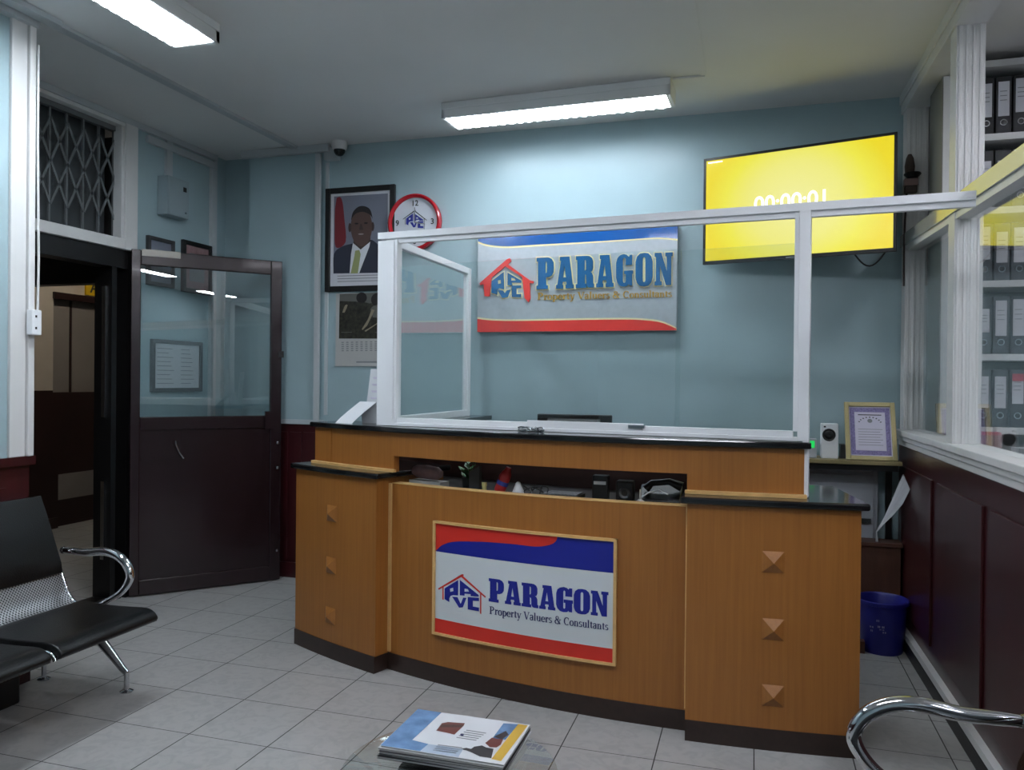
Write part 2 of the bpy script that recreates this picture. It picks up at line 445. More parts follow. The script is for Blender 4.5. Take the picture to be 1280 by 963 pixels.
SG = {
 'P': (.56, [stroke(.12, 0, .12, .68, .14), serif(.12, .02, .28), serif(.10, .66, .24)] + bowl(.2, .5, .24, .17, -90, 90)),
 'V': (.66, [stroke(.10, .68, .34, 0, .13), stroke(.34, 0, .56, .68, .06), serif(.1, .66, .24), serif(.56, .66, .2)]),
 'C': (.64, bowl(.34, .34, .25, .33, 50, 310, 14) + [stroke(.52, .45, .52, .66, .05)]),
 '&': (.74, bowl(.3, .52, .14, .15, -60, 240, 10, .1) + bowl(.28, .18, .2, .18, 80, 330, 12, .12) + [stroke(.22, .46, .62, 0, .12), stroke(.45, .12, .62, .4, .05), serif(.62, .4, .2)]),
 'r': (.36, [stroke(.12, 0, .12, X, .13), serif(.12, .02), serif(.08, X - .02, .12), stroke(.16, .36, .30, .45, .08), stroke(.26, .40, .34, .42, .11)]),
 'o': (.46, bowl(.22, .22, .17, .22, 0, 360, 16)),
 'p': (.50, [stroke(.12, -.2, .12, X, .13), serif(.12, -.2), serif(.08, X - .02, .12)] + bowl(.25, .22, .17, .22, -160, 160, 12)),
 'e': (.44, bowl(.22, .22, .17, .22, 0, 320, 14) + [stroke(.08, .25, .38, .25, .05)]),
 't': (.32, [stroke(.14, .04, .14, .58, .13), stroke(.02, .44, .28, .44, .05), stroke(.14, .03, .28, .06, .07)]),
 'y': (.48, [stroke(.08, X, .24, 0, .12), stroke(.40, X, .18, -.18, .06), serif(.08, .44, .2), serif(.40, .44, .16), stroke(.04, -.17, .18, -.18, .09)]),
 'a': (.44, [stroke(.32, 0, .32, .34, .13)] + bowl(.2, .34, .13, .12, 0, 170, 8) + bowl(.18, .13, .12, .13, 20, 330, 12, .12)),
 'l': (.27, [stroke(.12, 0, .12, .7, .13), serif(.12, .02), serif(.08, .68, .12)]),
 'u': (.52, [stroke(.12, .1, .12, X, .13), stroke(.38, 0, .38, X, .13), serif(.08, .44, .12), serif(.34, .44, .12), serif(.43, .02, .12)] + bowl(.25, .14, .13, .13, 180, 330, 8, .1)),
 's': (.38, bowl(.19, .34, .12, .11, 30, 250, 9, .11) + bowl(.18, .12, .13, .11, 90, -150, 9, .11)),
 'n': (.52, [stroke(.12, 0, .12, X, .13), stroke(.38, 0, .38, .34, .13), serif(.12, .02), serif(.38, .02), serif(.08, .44, .12)] + bowl(.25, .32, .13, .12, 0, 160, 8, .1)),
 ' ': (.24, []),
}
def smalltext(txt):
    x = 0; q = []
    for ch in txt:
        w, st = SG[ch]
        q += [[(px + x, py) for px, py in s] for s in st]; x += w
    return [[(px / x, py) for px, py in s] for s in q]

def text_mesh(txt, size, name, material, parent, M, extrude=0.0005, **tags):
    cu = bpy.data.curves.new(name, 'FONT'); cu.body = txt; cu.size = size; cu.extrude = extrude; cu.align_x = 'CENTER'; cu.align_y = 'CENTER'; cu.offset = size * 0.015
    t = bpy.data.objects.new(name, cu); COL.objects.link(t)
    dg = bpy.context.evaluated_depsgraph_get(); me = bpy.data.meshes.new_from_object(t.evaluated_get(dg))
    bpy.data.objects.remove(t); bpy.data.curves.remove(cu)
    me.transform(M); me.materials.clear(); me.materials.append(MATS[material])
    o = bpy.data.objects.new(name, me); COL.objects.link(o)
    if parent: o.parent = parent
    return tag(o, **tags)

# ------------------------------------------------------------------ CAMERA (optics recovered from the room's perspective)
yaw, pitch, roll, foc, H = 0.295714, 0.00448, 0.009587, 992.11, 1.58
fw = Vector((-math.sin(yaw), math.cos(yaw), 0)); rt = Vector((math.cos(yaw), math.sin(yaw), 0)); up = Vector((0, 0, 1))
f2 = fw * math.cos(pitch) - up * math.sin(pitch); u2 = up * math.cos(pitch) + fw * math.sin(pitch)
cr = rt * math.cos(roll) + u2 * math.sin(roll); cu_ = -rt * math.sin(roll) + u2 * math.cos(roll)
cam = bpy.data.cameras.new('camera'); cam.sensor_width = 36; cam.sensor_fit = 'HORIZONTAL'; cam.lens = foc * 36 / 1280; cam.clip_start = 0.05
co = bpy.data.objects.new('camera', cam); COL.objects.link(co)
M = Matrix.Identity(4)
for i in range(3):
    M[i][0] = cr[i]; M[i][1] = cu_[i]; M[i][2] = -f2[i]
M[0][3], M[1][3], M[2][3] = 0, 0, H
co.matrix_world = M
SC.camera = co

# ------------------------------------------------------------------ ROOM SHELL
CZ = 3.43            # ceiling height
YB = 5.60            # back wall
YF = -1.6            # wall behind the viewer
XL, XN = -4.30, -3.60
YN = 3.215           # end of the near left wall
def xp(y): return 0.897 + (5.55 - y) * 0.0149
PA, PB = (xp(YB), YB), (xp(YF), YF)      # room face of the right-hand partition, far -> near ; its left normal points away (+x)
PL = (Vector(PB) - Vector(PA)).length
def sy(y): return (YB - y) / (YB - YF) * PL
def S(name, mb, mats, label, cat, **k): return mb.build(name, mats, None, kind='structure', label=label, cat=cat, **k)

S('floor', MB().box(-7.3, 7.3, YF - .1, 9.3, -0.1, 0), 'floor_tiles', 'pale grey marbled square floor tiles with dark joints', 'floor')
S('ceiling', MB().box(-7.3, 7.3, YF - .1, 9.3, CZ, CZ + .1), 'ceiling_white', 'plain painted ceiling above the reception room', 'ceiling')
S('wall_back', MB().box(-3.94, 7.3, YB, YB + .15, 0, CZ).box(-4.46, -3.90, YB + .13, YB + .2, 0, CZ), 'wall_blue', 'pale blue wall behind the reception desk', 'wall')
b = MB(); b.box(-3.94, -3.306, 5.555, YB, 1.255, CZ, 0); b.box(-3.94, -3.306, 5.555, YB, 0, 1.255, 1)
for k in range(5): b.box(-3.92 + k * .125, -3.812 + k * .125, 5.547, 5.556, .14, 1.16, 1)
b.box(-3.94, -3.306, 5.535, 5.556, 0, .12, 1)
S('column', b, ['wall_blue', 'dark_red_wood'], 'shallow blue wall column with dark panelling beside the open door', 'column')
S('trim_1', MB().box(-3.94, -3.24, 5.535, 5.556, 1.225, 1.26), 'grey_trim', 'pale dado strip along the column above the dark panelling', 'trim')
S('trim_2', MB().box(-3.325, -3.285, 5.535, 5.56, 1.26, 3.36).box(-3.262, -3.235, 5.588, YB, 1.3, 3.3), ['grey_trim'], 'vertical conduit down the corner of the blue column', 'trim')
# left wall with the doorway: near part, above the doorway, far part
b = MB()
b.box(XL - .16, XL, 4.70, YB + .13, 0, CZ, 0); b.box(XL - .16, XL, YN, 3.74, 0, CZ, 0); b.box(XL - .16, XL, 3.74, 4.70, 3.40, CZ, 0)
b.box(XL, XL + .012, 4.78, YB + .12, 0, 1.24, 1)
S('wall_left', b, ['wall_blue', 'dark_red_wood'], 'blue side wall holding the doorway and framed certificates', 'wall')
b = MB()
b.box(XN - .14, XN, YF, YN, 1.165, CZ, 0); b.box(XL - .02, XN - .14, YN - .14, YN, 0, CZ, 0)
b.box(XN - .14, XN, YF, YN, 0, 1.165, 1)
for k in range(4): b.box(XN, XN + .012, YN - .78 - k * .72, YN - .14 - k * .72, .2, 1.02, 1)
b.box(XN - .14, XN + .022, YF, YN + .02, 1.125, 1.17, 1); b.box(XN, XN + .018, YF, YN, 0, .12, 1)
S('wall_entry', b, ['wall_blue', 'dark_red_wood'], 'blue wall with dark red panelling behind the left bench', 'wall')
S('trim_3', MB().box(XN - .002, XN + .018, 3.085, 3.175, 1.17, 3.40).box(XN - .002, XN + .03, 3.18, 3.217, 1.17, 3.40), 'white_paint', 'white corner upright with a groove at the end of the near left wall', 'trim', bevel=.004)
S('trim_4', MB().box(XN - .01, XN + .05, YF, 3.217, 3.385, CZ).box(-3.535, -3.475, YF, 5.535, 3.408, CZ - .001).box(-3.475, -3.45, YF, 3.26, 3.40, CZ - .001), 'grey_trim', 'long conduit running across the ceiling toward the column', 'trim')
S('trim_5', MB().box(-4.0, -3.20, 5.515, 5.555, 3.37, CZ - .003).box(-3.25, -3.14, 5.54, YB, 3.31, 3.40), 'grey_trim', 'cable trunking at the top of the blue column', 'trim')
b = MB(); b.box(XL, XL + .035, 3.25, YB - .02, 3.385, CZ - .002); b.box(XL, XL + .03, 4.80, YB - .02, 3.315, 3.365)
b.box(XL, XL + .025, 5.00, 5.06, 3.10, 3.40); b.box(XL, XL + .03, 5.52, 5.552, 1.25, 3.32); b.box(XL, XL + .02, 5.56, 5.595, 1.25, 3.40)
S('trim_6', b, 'grey_trim', 'stacked conduits at the top and corner of the left wall', 'trim')
S('wall_front', MB().box(-7.3, 7.3, YF - .15, YF, 0, CZ), 'wall_blue', 'blue wall behind the viewer', 'wall')
# corridor beyond the doorway
XH = -7.0
b = MB(); b.box(XH - .15, XH, YN - 1, 6.53, 1.44, CZ, 0); b.box(XH - .15, XH, YN - 1, 6.53, 0, 1.44, 1); b.box(XH - .15, XH, 6.53, 9.2, 2.46, CZ, 0); b.box(XH - .15, XH - .10, 6.53, 9.2, 0, 2.46, 0)
b.box(XH, XH + .05, YN - 1, 6.56, 0, .11, 1)
S('wall_corridor', b, ['hall_beige', 'hall_brown'], 'beige corridor wall with dark lower panelling seen through the doorway', 'wall')
b = MB(); b.box(XH - .10, XH - .02, 6.54, 7.9, 0, 1.42, 1); b.box(XH - .10, XH - .05, 6.54, 7.9, 1.42, 2.40, 2); b.box(XH - .1, XH + .03, 6.52, 7.95, 2.40, 2.47, 1)
b.box(XH - .10, XH - .035, 6.78, 6.80, 1.42, 2.40, 0); b.box(XH - .03, XH - .012, 6.62, 7.4, .28, .55, 2)
S('door_3', b, ['hall_brown', 'hall_brown', 'hall_frosted'], 'dim corridor doorway with brown lintel and frosted upper half', 'door')
S('wall_corridor_end', MB().box(-7.3, XL - .16, 9.2, 9.3, 0, CZ).box(-7.3, XL, YN - 1.1, YN - 1, 0, CZ), 'hall_beige', 'beige end walls of the corridor', 'wall')
# transom, frame and dark header of the doorway
b = MB()
b.box(XL - .05, XL + .03, 3.22, 4.585, 2.49, 2.565); b.box(XL - .05, XL + .03, 4.585, 4.70, 2.49, 3.40); b.box(XL - .06, XL + .015, 4.56, 4.60, 2.565, 3.36)
b.box(XL - .05, XL + .02, 3.22, 4.60, 3.36, 3.40)
S('trim_7', b, 'white_paint', 'white frame around the barred transom over the doorway', 'trim', bevel=.004)
b = MB(); b.box(XL - .14, XL - .005, 3.22, 4.70, 2.36, 2.49); b.box(-6.4, XL - .10, 4.60, 4.70, 2.262, 3.3); b.box(XL - .20, XL - .10, 4.55, 4.70, 0, 2.40); b.box(XL - .10, XL - .0, 4.64, 4.70, 0, 2.49); b.box(XL - .16, XL, 3.22, 3.6, 0, 2.49)
S('trim_8', b, 'black_frame', 'black header and side post of the open doorway', 'trim')
S('trim_9', MB().box(XL - .16, XL - .02, 3.4, 4.62, 0, .03), 'black_frame', 'dark raised threshold of the doorway', 'trim')
b = MB(); b.box(XL - .16, XL - .155, 3.74, 4.58, 2.565, 3.36, 0)
S('window_2', b, 'transom_dark', 'dark transom pane behind the folding bars over the doorway', 'window')
b = MB(); y0, y1, z0, z1 = 3.76, 4.565, 2.57, 3.36; nb = 6
xs = XL - .07
for k in range(nb + 1):
    y = y0 + (y1 - y0) * k / nb
    b.box(xs, xs + .014, y - .007, y + .007, z0, z1)
    if k < nb:
        w = (y1 - y0) / nb
        for (za, zb) in ((2.70, 2.98), (2.98, 3.26)):
            for (ya, yb) in ((y, y + w), (y + w, y)):
                d = Vector((0, yb - ya, zb - za)).normalized(); n = Vector((0, -d.z, d.y)) * .008
                p = Vector((xs + .016, ya, za)); q = Vector((xs + .016, yb, zb)); e = Vector((.006, 0, 0))
                b.hexa([p - n, q - n, q + n, p + n, p - n + e, q - n + e, q + n + e, p + n + e])
b.box(xs - .01, xs + .03, y0, y1, 3.325, 3.36); b.box(xs, xs + .02, y0, y1, 2.565, 2.58)
b.build('folding_grille', 'grille_metal', label='folding lattice security grille in the transom above the doorway', cat='grille')
# the open glazed door
A, B = (-4.30, 4.665), (-3.58, 5.464); DL = 1.0755
d1 = thing('door_1', (A[0], A[1], 0), 'dark wooden door standing open with a large glass upper pane', 'door', kind='structure')
b = MB(); t0, t1 = -.045, 0
b.wbox(A, B, 0, .065, t0, t1, .008, 2.504); b.wbox(A, B, DL - .085, DL, t0, t1, .008, 2.504)
b.wbox(A, B, .065, DL - .085, t0, t1, 2.395, 2.504); b.wbox(A, B, .065, DL - .085, t0, t1, 1.20, 1.297); b.wbox(A, B, .065, DL - .085, t0, t1, .008, .12)
b.build('door_frame', 'dark_door_wood', d1, bevel=.006)
b = MB(); b.wbox(A, B, .065, DL - .085, t0 + .012, t1 - .01, .12, 1.20)
b.wbox(A, B, .065, .36, t0 + .004, t0 + .013, .98, 1.0); b.wbox(A, B, .065, .075, t0 + .004, t0 + .013, .12, 1.2); b.wbox(A, B, .345, .36, t0 + .004, t0 + .013, .98, 1.20)
b.build('door_panel', 'dark_door_wood', d1)
MB().wbox(A, B, .06, DL - .08, -.028, -.020, 1.29, 2.40).build('pane', 'door_glass', d1)
b = MB(); b.wbox(A, B, .07, .33, t0 - .004, t0, 2.46, 2.508); b.build('closer_plate', 'plate_grey', d1, label='pale metal strip along the top of the door')
b = MB(); b.wbox(A, B, DL - .13, DL - .06, t0 - .03, t0, 1.19, 1.33); b.build('lock_case', 'dark_door_wood', d1)
b = MB(); b.wbox(A, B, DL - .03, DL + .012, t0 - .012, t0, 1.75, 1.80); b.wbox(A, B, DL - .02, DL + .01, t0 - .02, t0, 1.765, 1.785); b.build('latch', 'black_plastic', d1)
for z in (1.083, .887, .24):
    dd = (Vector(B) - Vector(A)).normalized(); nn = Vector((-dd.y, dd.x)); p = Vector(A) + dd * (DL - .028) + nn * (t0 - .004)
    MB().lathe([(0, -.012), (.010, -.010), (.012, 0), (.010, .01), (0, .012)], (p.x, p.y, z), 12).build('bolt_knob', 'steel', d1, label='small bright bolt knob')
p = Vector(A) + dd * .30 + nn * (t0 - .03); q = Vector(A) + dd * .33 + nn * (t0 - .03)
b = MB().tube([(p.x, p.y, 1.12), (p.x + .02, p.y - .02, 1.10), (q.x, q.y, 1.03), (q.x + .025, q.y + .01, .99)], .006, 8); b.build('pull_handle', 'steel', d1, label='thin steel pull handle')
# second, folded-back dark leaf in the opening
d2 = thing('door_2', (-4.36, 4.53, 0), 'narrow dark folded door leaf standing in the doorway', 'door', kind='structure')
MB().box(-4.46, -4.31, 4.505, 4.55, .03, 2.36).build('door_leaf', 'black_frame', d2)
MB().box(-4.385, -4.355, 4.492, 4.505, 1.30, 2.22).build('steel_strip', 'steel', d2, label='thin steel strip')
MB().box(-4.385, -4.355, 4.492, 4.505, .30, .85).build('steel_strip', 'steel', d2, label='thin steel strip')
# corridor sign
sg = thing('corridor_sign', (XH + .02, 7.04, 2.47), 'yellow sign with a dark letter A above the corridor doorway', 'sign')
MB().box(XH + .001, XH + .02, 6.93, 7.17, 2.482, 2.72).build('plate', 'sign_yellow', sg)
text_mesh('A', .17, 'lettering', 'print_dark', sg, Matrix.Translation((.006, .0, .095)) @ Matrix(((0, 0, 1, 0), (1, 0, 0, 0), (0, 1, 0, 0), (0, 0, 0, 1))), label='dark letter A')

# ------------------------------------------------------------------ RIGHT PARTITION
b = MB()
b.wbox(PA, PB, 0, PL, 0, .12, .0, 1.20, 0)
for k in range(7):
    s0 = sy(5.45) + k * .92
    b.wbox(PA, PB, s0, s0 + .80, -.012, 0, .20, 1.08, 0)
b.wbox(PA, PB, 0, PL, -.035, 0, 0, .075, 1)
S('wall_right', b, ['dark_red_wood', 'black_frame'], 'dark red wood panelled lower wall of the glazed partition', 'wall', bevel=.003)
S('trim_10', MB().wbox(PA, PB, 0, PL, -.034, 0, .077, .112), 'white_paint', 'white cable trunking along the foot of the right partition', 'trim')
w1 = thing('window_1', (PA[0], PA[1], 1.2), 'white framed glazed partition on the right with fluted posts', 'window', kind='structure')
b = MB(); b.wbox(PA, PB, 0, PL, -.03, .15, 1.265, 1.30); b.wbox(PA, PB, 0, PL, -.016, .14, 1.235, 1.265); b.wbox(PA, PB, 0, PL, -.006, .13, 1.20, 1.235)
b.build('sill', 'white_paint', w1, bevel=.005)
for y in (5.585, 4.395, 2.2, 0.0):
    b = MB(); s0 = sy(y); b.wbox(PA, PB, s0, s0 + .12, 0, .125, 1.30, CZ)
    for k in range(4):
        b.wbox(PA, PB, s0 + .12, s0 + .126, .008 + k * .03, .024 + k * .03, 1.30, CZ - .12)
    b.build('post', 'white_paint', w1, bevel=.003)
b = MB(); b.wbox(PA, PB, 0, PL, -.012, .13, 3.31, CZ); b.wbox(PA, PB, 0, PL, -.022, -.012, 3.37, CZ)
b.build('top_beam', 'white_paint', w1, bevel=.003)
b = MB(); sn = sy(3.2); zf0, zf1, g = 2.425, 2.535, -.033
b.wbox(PA, PB, 0, PL, -.008, .03, zf0 + .035, zf1, 0, zf0 + .035 + g * PL, zf1 + g * PL); b.wbox(PA, PB, 0, PL, .004, .070, zf0, zf0 + .035, 1, zf0 + g * PL, zf0 + .035 + g * PL)
b.build('mid_rail', ['gloss_white_paint', 'white_paint'], w1)
for ya, yb in ((5.465, 4.395), (4.275, 2.2), (2.08, 0.0)):
    MB().wbox(PA, PB, sy(ya), sy(yb), .055, .061, 1.30, 2.40, 0).build('pane', 'clear_glass', w1)

# ------------------------------------------------------------------ OFFICE BEHIND THE PARTITION
S('wall_office', MB().box(xp(5.6) + .13, 7.3, 5.45, 5.60, 0, CZ).box(7.2, 7.3, YF, 5.6, 0, CZ), 'office_wall', 'pale grey office walls beyond the partition', 'wall')
SY = 4.94
sh = thing('binder_shelf', (1.5, SY + .15, 1.30), 'tall white shelf unit full of box files beyond the partition', 'shelf')
ZB = [1.335 + .4035 * k for k in range(6)]
b = MB(); b.box(.996, 1.030, SY, SY + .32, 1.317, 3.305, 0); b.box(.990, .996, SY + .003, SY + .32, 1.317, 3.305, 1); b.build('side_panel', ['white_paint', 'panel_shade_grey'], sh)  # thin outer skin in darker grey: shade on the panel's side put into its colour
b = MB(); b.box(1.90, 1.93, SY, SY + .32, 1.20, 3.385); b.build('side_panel', 'white_paint', sh)
for z in ZB: MB().box(1.030 if z < 3.3 else 1.05, 1.90, SY, SY + .32, z - .018, z + .018).build('shelf_board', 'white_paint', sh)
MB().box(1.03, 1.90, SY + .31, SY + .32, 1.322, 3.30).build('back_panel', 'binder_black', sh)
MB().box(1.07, 3.0, SY - .62, SY + .34, 0, 1.20).build('filing_cupboard', 'cabinet_white', label='white office cupboard below the shelf unit and desk clutter', cat='cupboard')
def binder(x, z, dark, lz0, lz1, pink=False, w=.078):
    t = thing('box_file', (x, SY + .03, z), 'x', 'box file', 'box files on the white shelf unit')
    MB().box(x, x + w, SY + .03, SY + .30, z, z + .318).build('spine_case', 'binder_black' if dark else 'binder_grey', t, bevel=.003)
    b = MB(); b.box(x + .012, x + w - .012, SY + .0285, SY + .0305, z + lz0, z + lz1, 0)
    if pink: b.box(x + .012, x + w - .012, SY + .0275, SY + .029, z + lz1 - .04, z + lz1, 1)
    for k in range(3): b.box(x + .02, x + w - .024, SY + .0275, SY + .029, z + lz0 + (lz1 - lz0) * (.45 + .13 * k), z + lz0 + (lz1 - lz0) * (.45 + .13 * k) + .004, 2)
    b.build('spine_label', ['label_white', 'label_pink', 'print_grey'], t)
    b = MB(); prof = [(.010, 0), (.016, -.004), (.019, 0)]
    b.lathe([(.011, .001), (.013, -.003), (.018, -.003), (.019, .001)], (x + w / 2, SY + .03, z + .065), 20, 0, 'y', False)
    b.lathe([(0, .0), (.011, .0005)], (x + w / 2, SY + .0295, z + .065), 16, 1, 'y', False)
    b.build('finger_ring', ['chrome', 'black_plastic'], t)
    return t
pos = ['second', 'third', 'fourth', 'fifth', 'sixth']; rows = ['bottom', 'second lowest', 'middle', 'second highest', 'top']
specs = {0: [(0, .13, .27, 0), (0, .105, .28, 0), (0, .105, .28, 0), (0, .13, .295, 1), (0, .105, .28, 0)],
         1: [(0, .12, .28, 0), (0, .12, .25, 0), (0, .10, .295, 0), (0, .10, .30, 0), (0, .11, .28, 0)],
         2: [(0, .10, .29, 0), (0, .12, .30, 0), (0, .10, .27, 0), (0, .10, .29, 0), (0, .10, .29, 0)],
         3: [(1, .03, .29, 1), (1, .11, .26, 0), (1, .09, .26, 0), (1, .10, .27, 0), (1, .10, .28, 0)],
         4: [(1, .11, .285, 0), (1, .10, .285, 0), (1, .10, .29, 0), (1, .115, .30, 0), (1, .10, .29, 0)]}
for r in range(5):
    for k in range(5):
        dark, l0, l1, pink = specs[r][k]
        t = binder(1.092 + k * .0845, ZB[r] + .0185, dark, l0, l1, pink)
        t['label'] = '%s%s box file, %s from left on the %s shelf past the partition' % ('black' if dark else 'dark grey', ' pink-labelled' if pink else '', pos[k], rows[r])
for r in range(5):
    dark, l0, l1, pink = specs[r][0]
    t = binder(1.033, ZB[r] + .0185, dark, max(l0, .1), l1, False, .050)
    t['label'] = 'thin %s file at the left end of the %s shelf past the partition' % ('black' if dark else 'dark grey', rows[r])
DZ = 1.2005
b = MB(); b.box(1.10, 1.20, 4.55, 4.63, DZ, DZ + .13, 0); b.box(1.102, 1.198, 4.552, 4.628, DZ + .13, DZ + .145, 1)
b.build('desk_box', ['mauve_cloth', 'pink_item'], label='dull pink box standing on the cupboard behind the partition glass', cat='box')
MB().box(1.26, 1.36, 4.50, 4.62, DZ, DZ + .07).build('paper_stack', 'paper_white', label='small white stack of paper behind the partition sill', cat='paper')
b = MB(); b.hexa([(1.27, 4.40, DZ), (1.36, 4.36, DZ), (1.38, 4.40, DZ), (1.30, 4.46, DZ), (1.27, 4.44, DZ + .20), (1.29, 4.43, DZ + .20), (1.295, 4.44, DZ + .20), (1.275, 4.45, DZ + .20)])
b.build('document_holder', 'black_plastic', label='black upright document holder behind the partition glass', cat='document holder')
MB().lathe([(0, 0), (.03, 0), (.032, .1), (.02, .12), (0, .122)], (1.40, 4.42, DZ), 16).build('green_tub', 'green_item', label='small bright green tub beside the black document holder', cat='tub')
S('trim_11', MB().box(xp(5.4) + .128, 1.055, 5.30, 5.45, 1.2, CZ), 'office_wall', 'grey wall return between the partition and the shelf unit', 'trim')

# ------------------------------------------------------------------ LAMPS
def lamp(name, c, ang, L, W, label, dif='lamp_diffuser', zc=CZ):
    t = thing(name, (c[0], c[1], zc), label, 'ceiling light', 'fluorescent ceiling lights')
    d = Vector((math.cos(ang), math.sin(ang))); A = Vector(c) - d * L / 2; B = Vector(c) + d * L / 2
    b = MB(); h = .105
    b.wbox(A, B, 0, L, -W / 2, W / 2, zc - .045, zc - .001)
    b.wbox(A, B, 0, L, -W / 2, -W / 2 + .016, zc - h, zc - .045); b.wbox(A, B, 0, L, W / 2 - .016, W / 2, zc - h, zc - .045)
    b.wbox(A, B, 0, .03, -W / 2, W / 2, zc - h, zc - .045); b.wbox(A, B, L - .03, L, -W / 2, W / 2, zc - h, zc - .045)
    b.build('housing', 'lamp_housing', t, bevel=.003)
    b = MB(); n = 46; w = W / 2 - .022
    for k in range(n):
        s0 = .034 + (L - .068) * k / n; s1 = .034 + (L - .068) * (k + .9) / n
        b.wbox(A, B, s0, s1, -w, w, zc - h - (.002 if k % 2 else .008), zc - .07)
    b.build('diffuser', dif, t)
    return t
lamp('fluorescent_light', (-1.25, 5.01), math.radians(-2.0), 1.51, .245, 'fluorescent ceiling light with prismatic cover over the reception desk', 'desk_lamp_diffuser')
lamp('fluorescent_light', (-2.815, 2.76), pi / 2, 1.51, .27, 'fluorescent ceiling light running toward the viewer above the left bench')
lamp('fluorescent_light', (-.5, 1.45), 0.0, 1.51, .25, 'fluorescent ceiling light overhead between the viewer and the counter', 'rear_lamp_diffuser')
lamp('fluorescent_light', (1.85, 2.7), pi / 2, 1.3, .2, 'fluorescent ceiling light before the shelf of box files', 'office_diffuser')
lamp('fluorescent_light', (2.33, .07), 0.0, 1.3, .2, 'fluorescent ceiling light of the office, nearer the viewer beyond the partition', 'office_diffuser')
lamp('fluorescent_light', (5.6, -.7), 0.0, 1.3, .2, 'fluorescent ceiling light at the far side of the office beyond the partition', 'office_diffuser')
lamp('fluorescent_light', (-5.9, 6.4), pi / 2, 1.2, .2, 'fluorescent ceiling light of the corridor', 'hall_diffuser')
S('trim_12', MB().box(-.49, -.30, 4.885, 4.905, 3.418, CZ - .001).box(-.325, -.29, -.5, 4.89, 3.424, CZ - .0005), 'ceiling_white', 'thin conduit from the ceiling light across the ceiling', 'trim')

# ------------------------------------------------------------------ RECEPTION COUNTER
O = (-.28, 8.54); R5, R49 = 4.96, 4.86
def cyl(a, R, z):
    q = math.radians(a); return (O[0] + R * math.sin(q), O[1] - R * math.cos(q), z)
c0 = cyl(-9.8, 4.6, 0)
ct = thing('reception_counter', c0, 'curved oak reception counter with black stone tops and pyramid studs', 'counter')
b = MB(); b.arc(O, 4.42, R5 + .004, -28.05, -19.5, 0, .092, 16); b.arc(O, 4.42, R49 + .004, -19.5, 0.1, 0, .092, 30); b.arc(O, 4.42, R5 + .004, .05, 8.4, 0, .092, 16)
b.build('plinth', 'plinth_wood', ct)
MB().arc(O, 4.80, R49, -19.45, .05, .092, 1.018, 40).build('front_panel', 'oak_veneer', ct)
for (a0, a1, studs) in ((-28.0, -19.45, ((-23.73, .823), (-23.77, .528), (-23.81, .242))), (.05, 8.35, ((4.25, .813), (4.28, .523), (4.30, .237)))):
    ped = MB().arc(O, 4.42, R5, a0, a1, .092, 1.046, 18).build('pedestal', 'oak_veneer', ct)
    MB().arc(O, 4.38, R5 + .026, a0 - .35, a1 + .35, 1.050, 1.080, 18).build('ledge_top', 'black_granite', ct, bevel=.008)
    for a, z in studs:
        b = MB(); da = .53; hz = .046; R = R5 + .001
        q = [cyl(a - da, R, z - hz), cyl(a + da, R, z - hz), cyl(a + da, R, z + hz), cyl(a - da, R, z + hz)]; ap = cyl(a, R + .030, z)
        for k in range(4): b.face([q[k], q[(k + 1) % 4], ap])
        b.face([cyl(a + da, R - .002, z - hz), cyl(a - da, R - .002, z - hz), cyl(a - da, R - .002, z + hz), cyl(a + da, R - .002, z + hz)])
        b.build('pyramid_stud', 'oak_veneer', ped)
b = MB(); b.arc(O, 4.82, R49, -27.4, 5.85, 1.168, 1.294, 48); b.arc(O, 4.82, R49, -27.4, -19.1, 1.080, 1.168, 14); b.arc(O, 4.82, R49, -.06, 5.85, 1.080, 1.168, 12)
b.arc(O, 4.40, 4.82, -27.4, -27.0, 1.08, 1.294, 2); b.arc(O, 4.40, 4.82, 5.45, 5.85, 1.08, 1.294, 2)
b.build('fascia', 'oak_veneer', ct)
MB().arc(O, 4.861, 4.8645, -27.42, -25.45, 1.085, 1.294, 4).build('end_strip', 'oak_veneer', ct)
b = MB(); b.arc(O, R49, R49 + .028, -27.5, -18.9, 1.081, 1.096, 16); b.arc(O, R49, R49 + .028, -.15, 5.95, 1.081, 1.096, 14)
b.arc(O, R49, R49 + .010, -19.50, -19.22, .10, 1.018, 2); b.arc(O, R49, R49 + .004, -.10, .05, .10, 1.018, 2); b.arc(O, 4.80, R49 + .003, -19.2, 0, 1.0185, 1.0225, 30)
b.build('edge_trim', 'pale_wood', ct)
MB().arc(O, 4.60, R49 + .028, -27.75, 6.15, 1.297, 1.326, 60).build('worktop', 'black_granite', ct, bevel=.006)
MB().arc(O, 4.30, 4.80, -27.0, 5.4, .975, .998, 40).build('inner_shelf', 'shelf_dark', ct)
b = MB(); b.arc(O, 4.24, 4.28, -27.0, 5.6, .0, 1.29, 50); b.build('slot_dark_board', 'hall_brown', ct)  # added dark board behind the slot, closes it off to keep the interior dark
b = MB(); b.box(-2.03, -1.90, 4.66, YB - .005, 0, 1.29, 0); b.box(-2.06, -1.86, 4.62, YB - .002, 1.297, 1.326, 1)
b.build('side_wing', ['oak_veneer', 'black_granite'], ct)
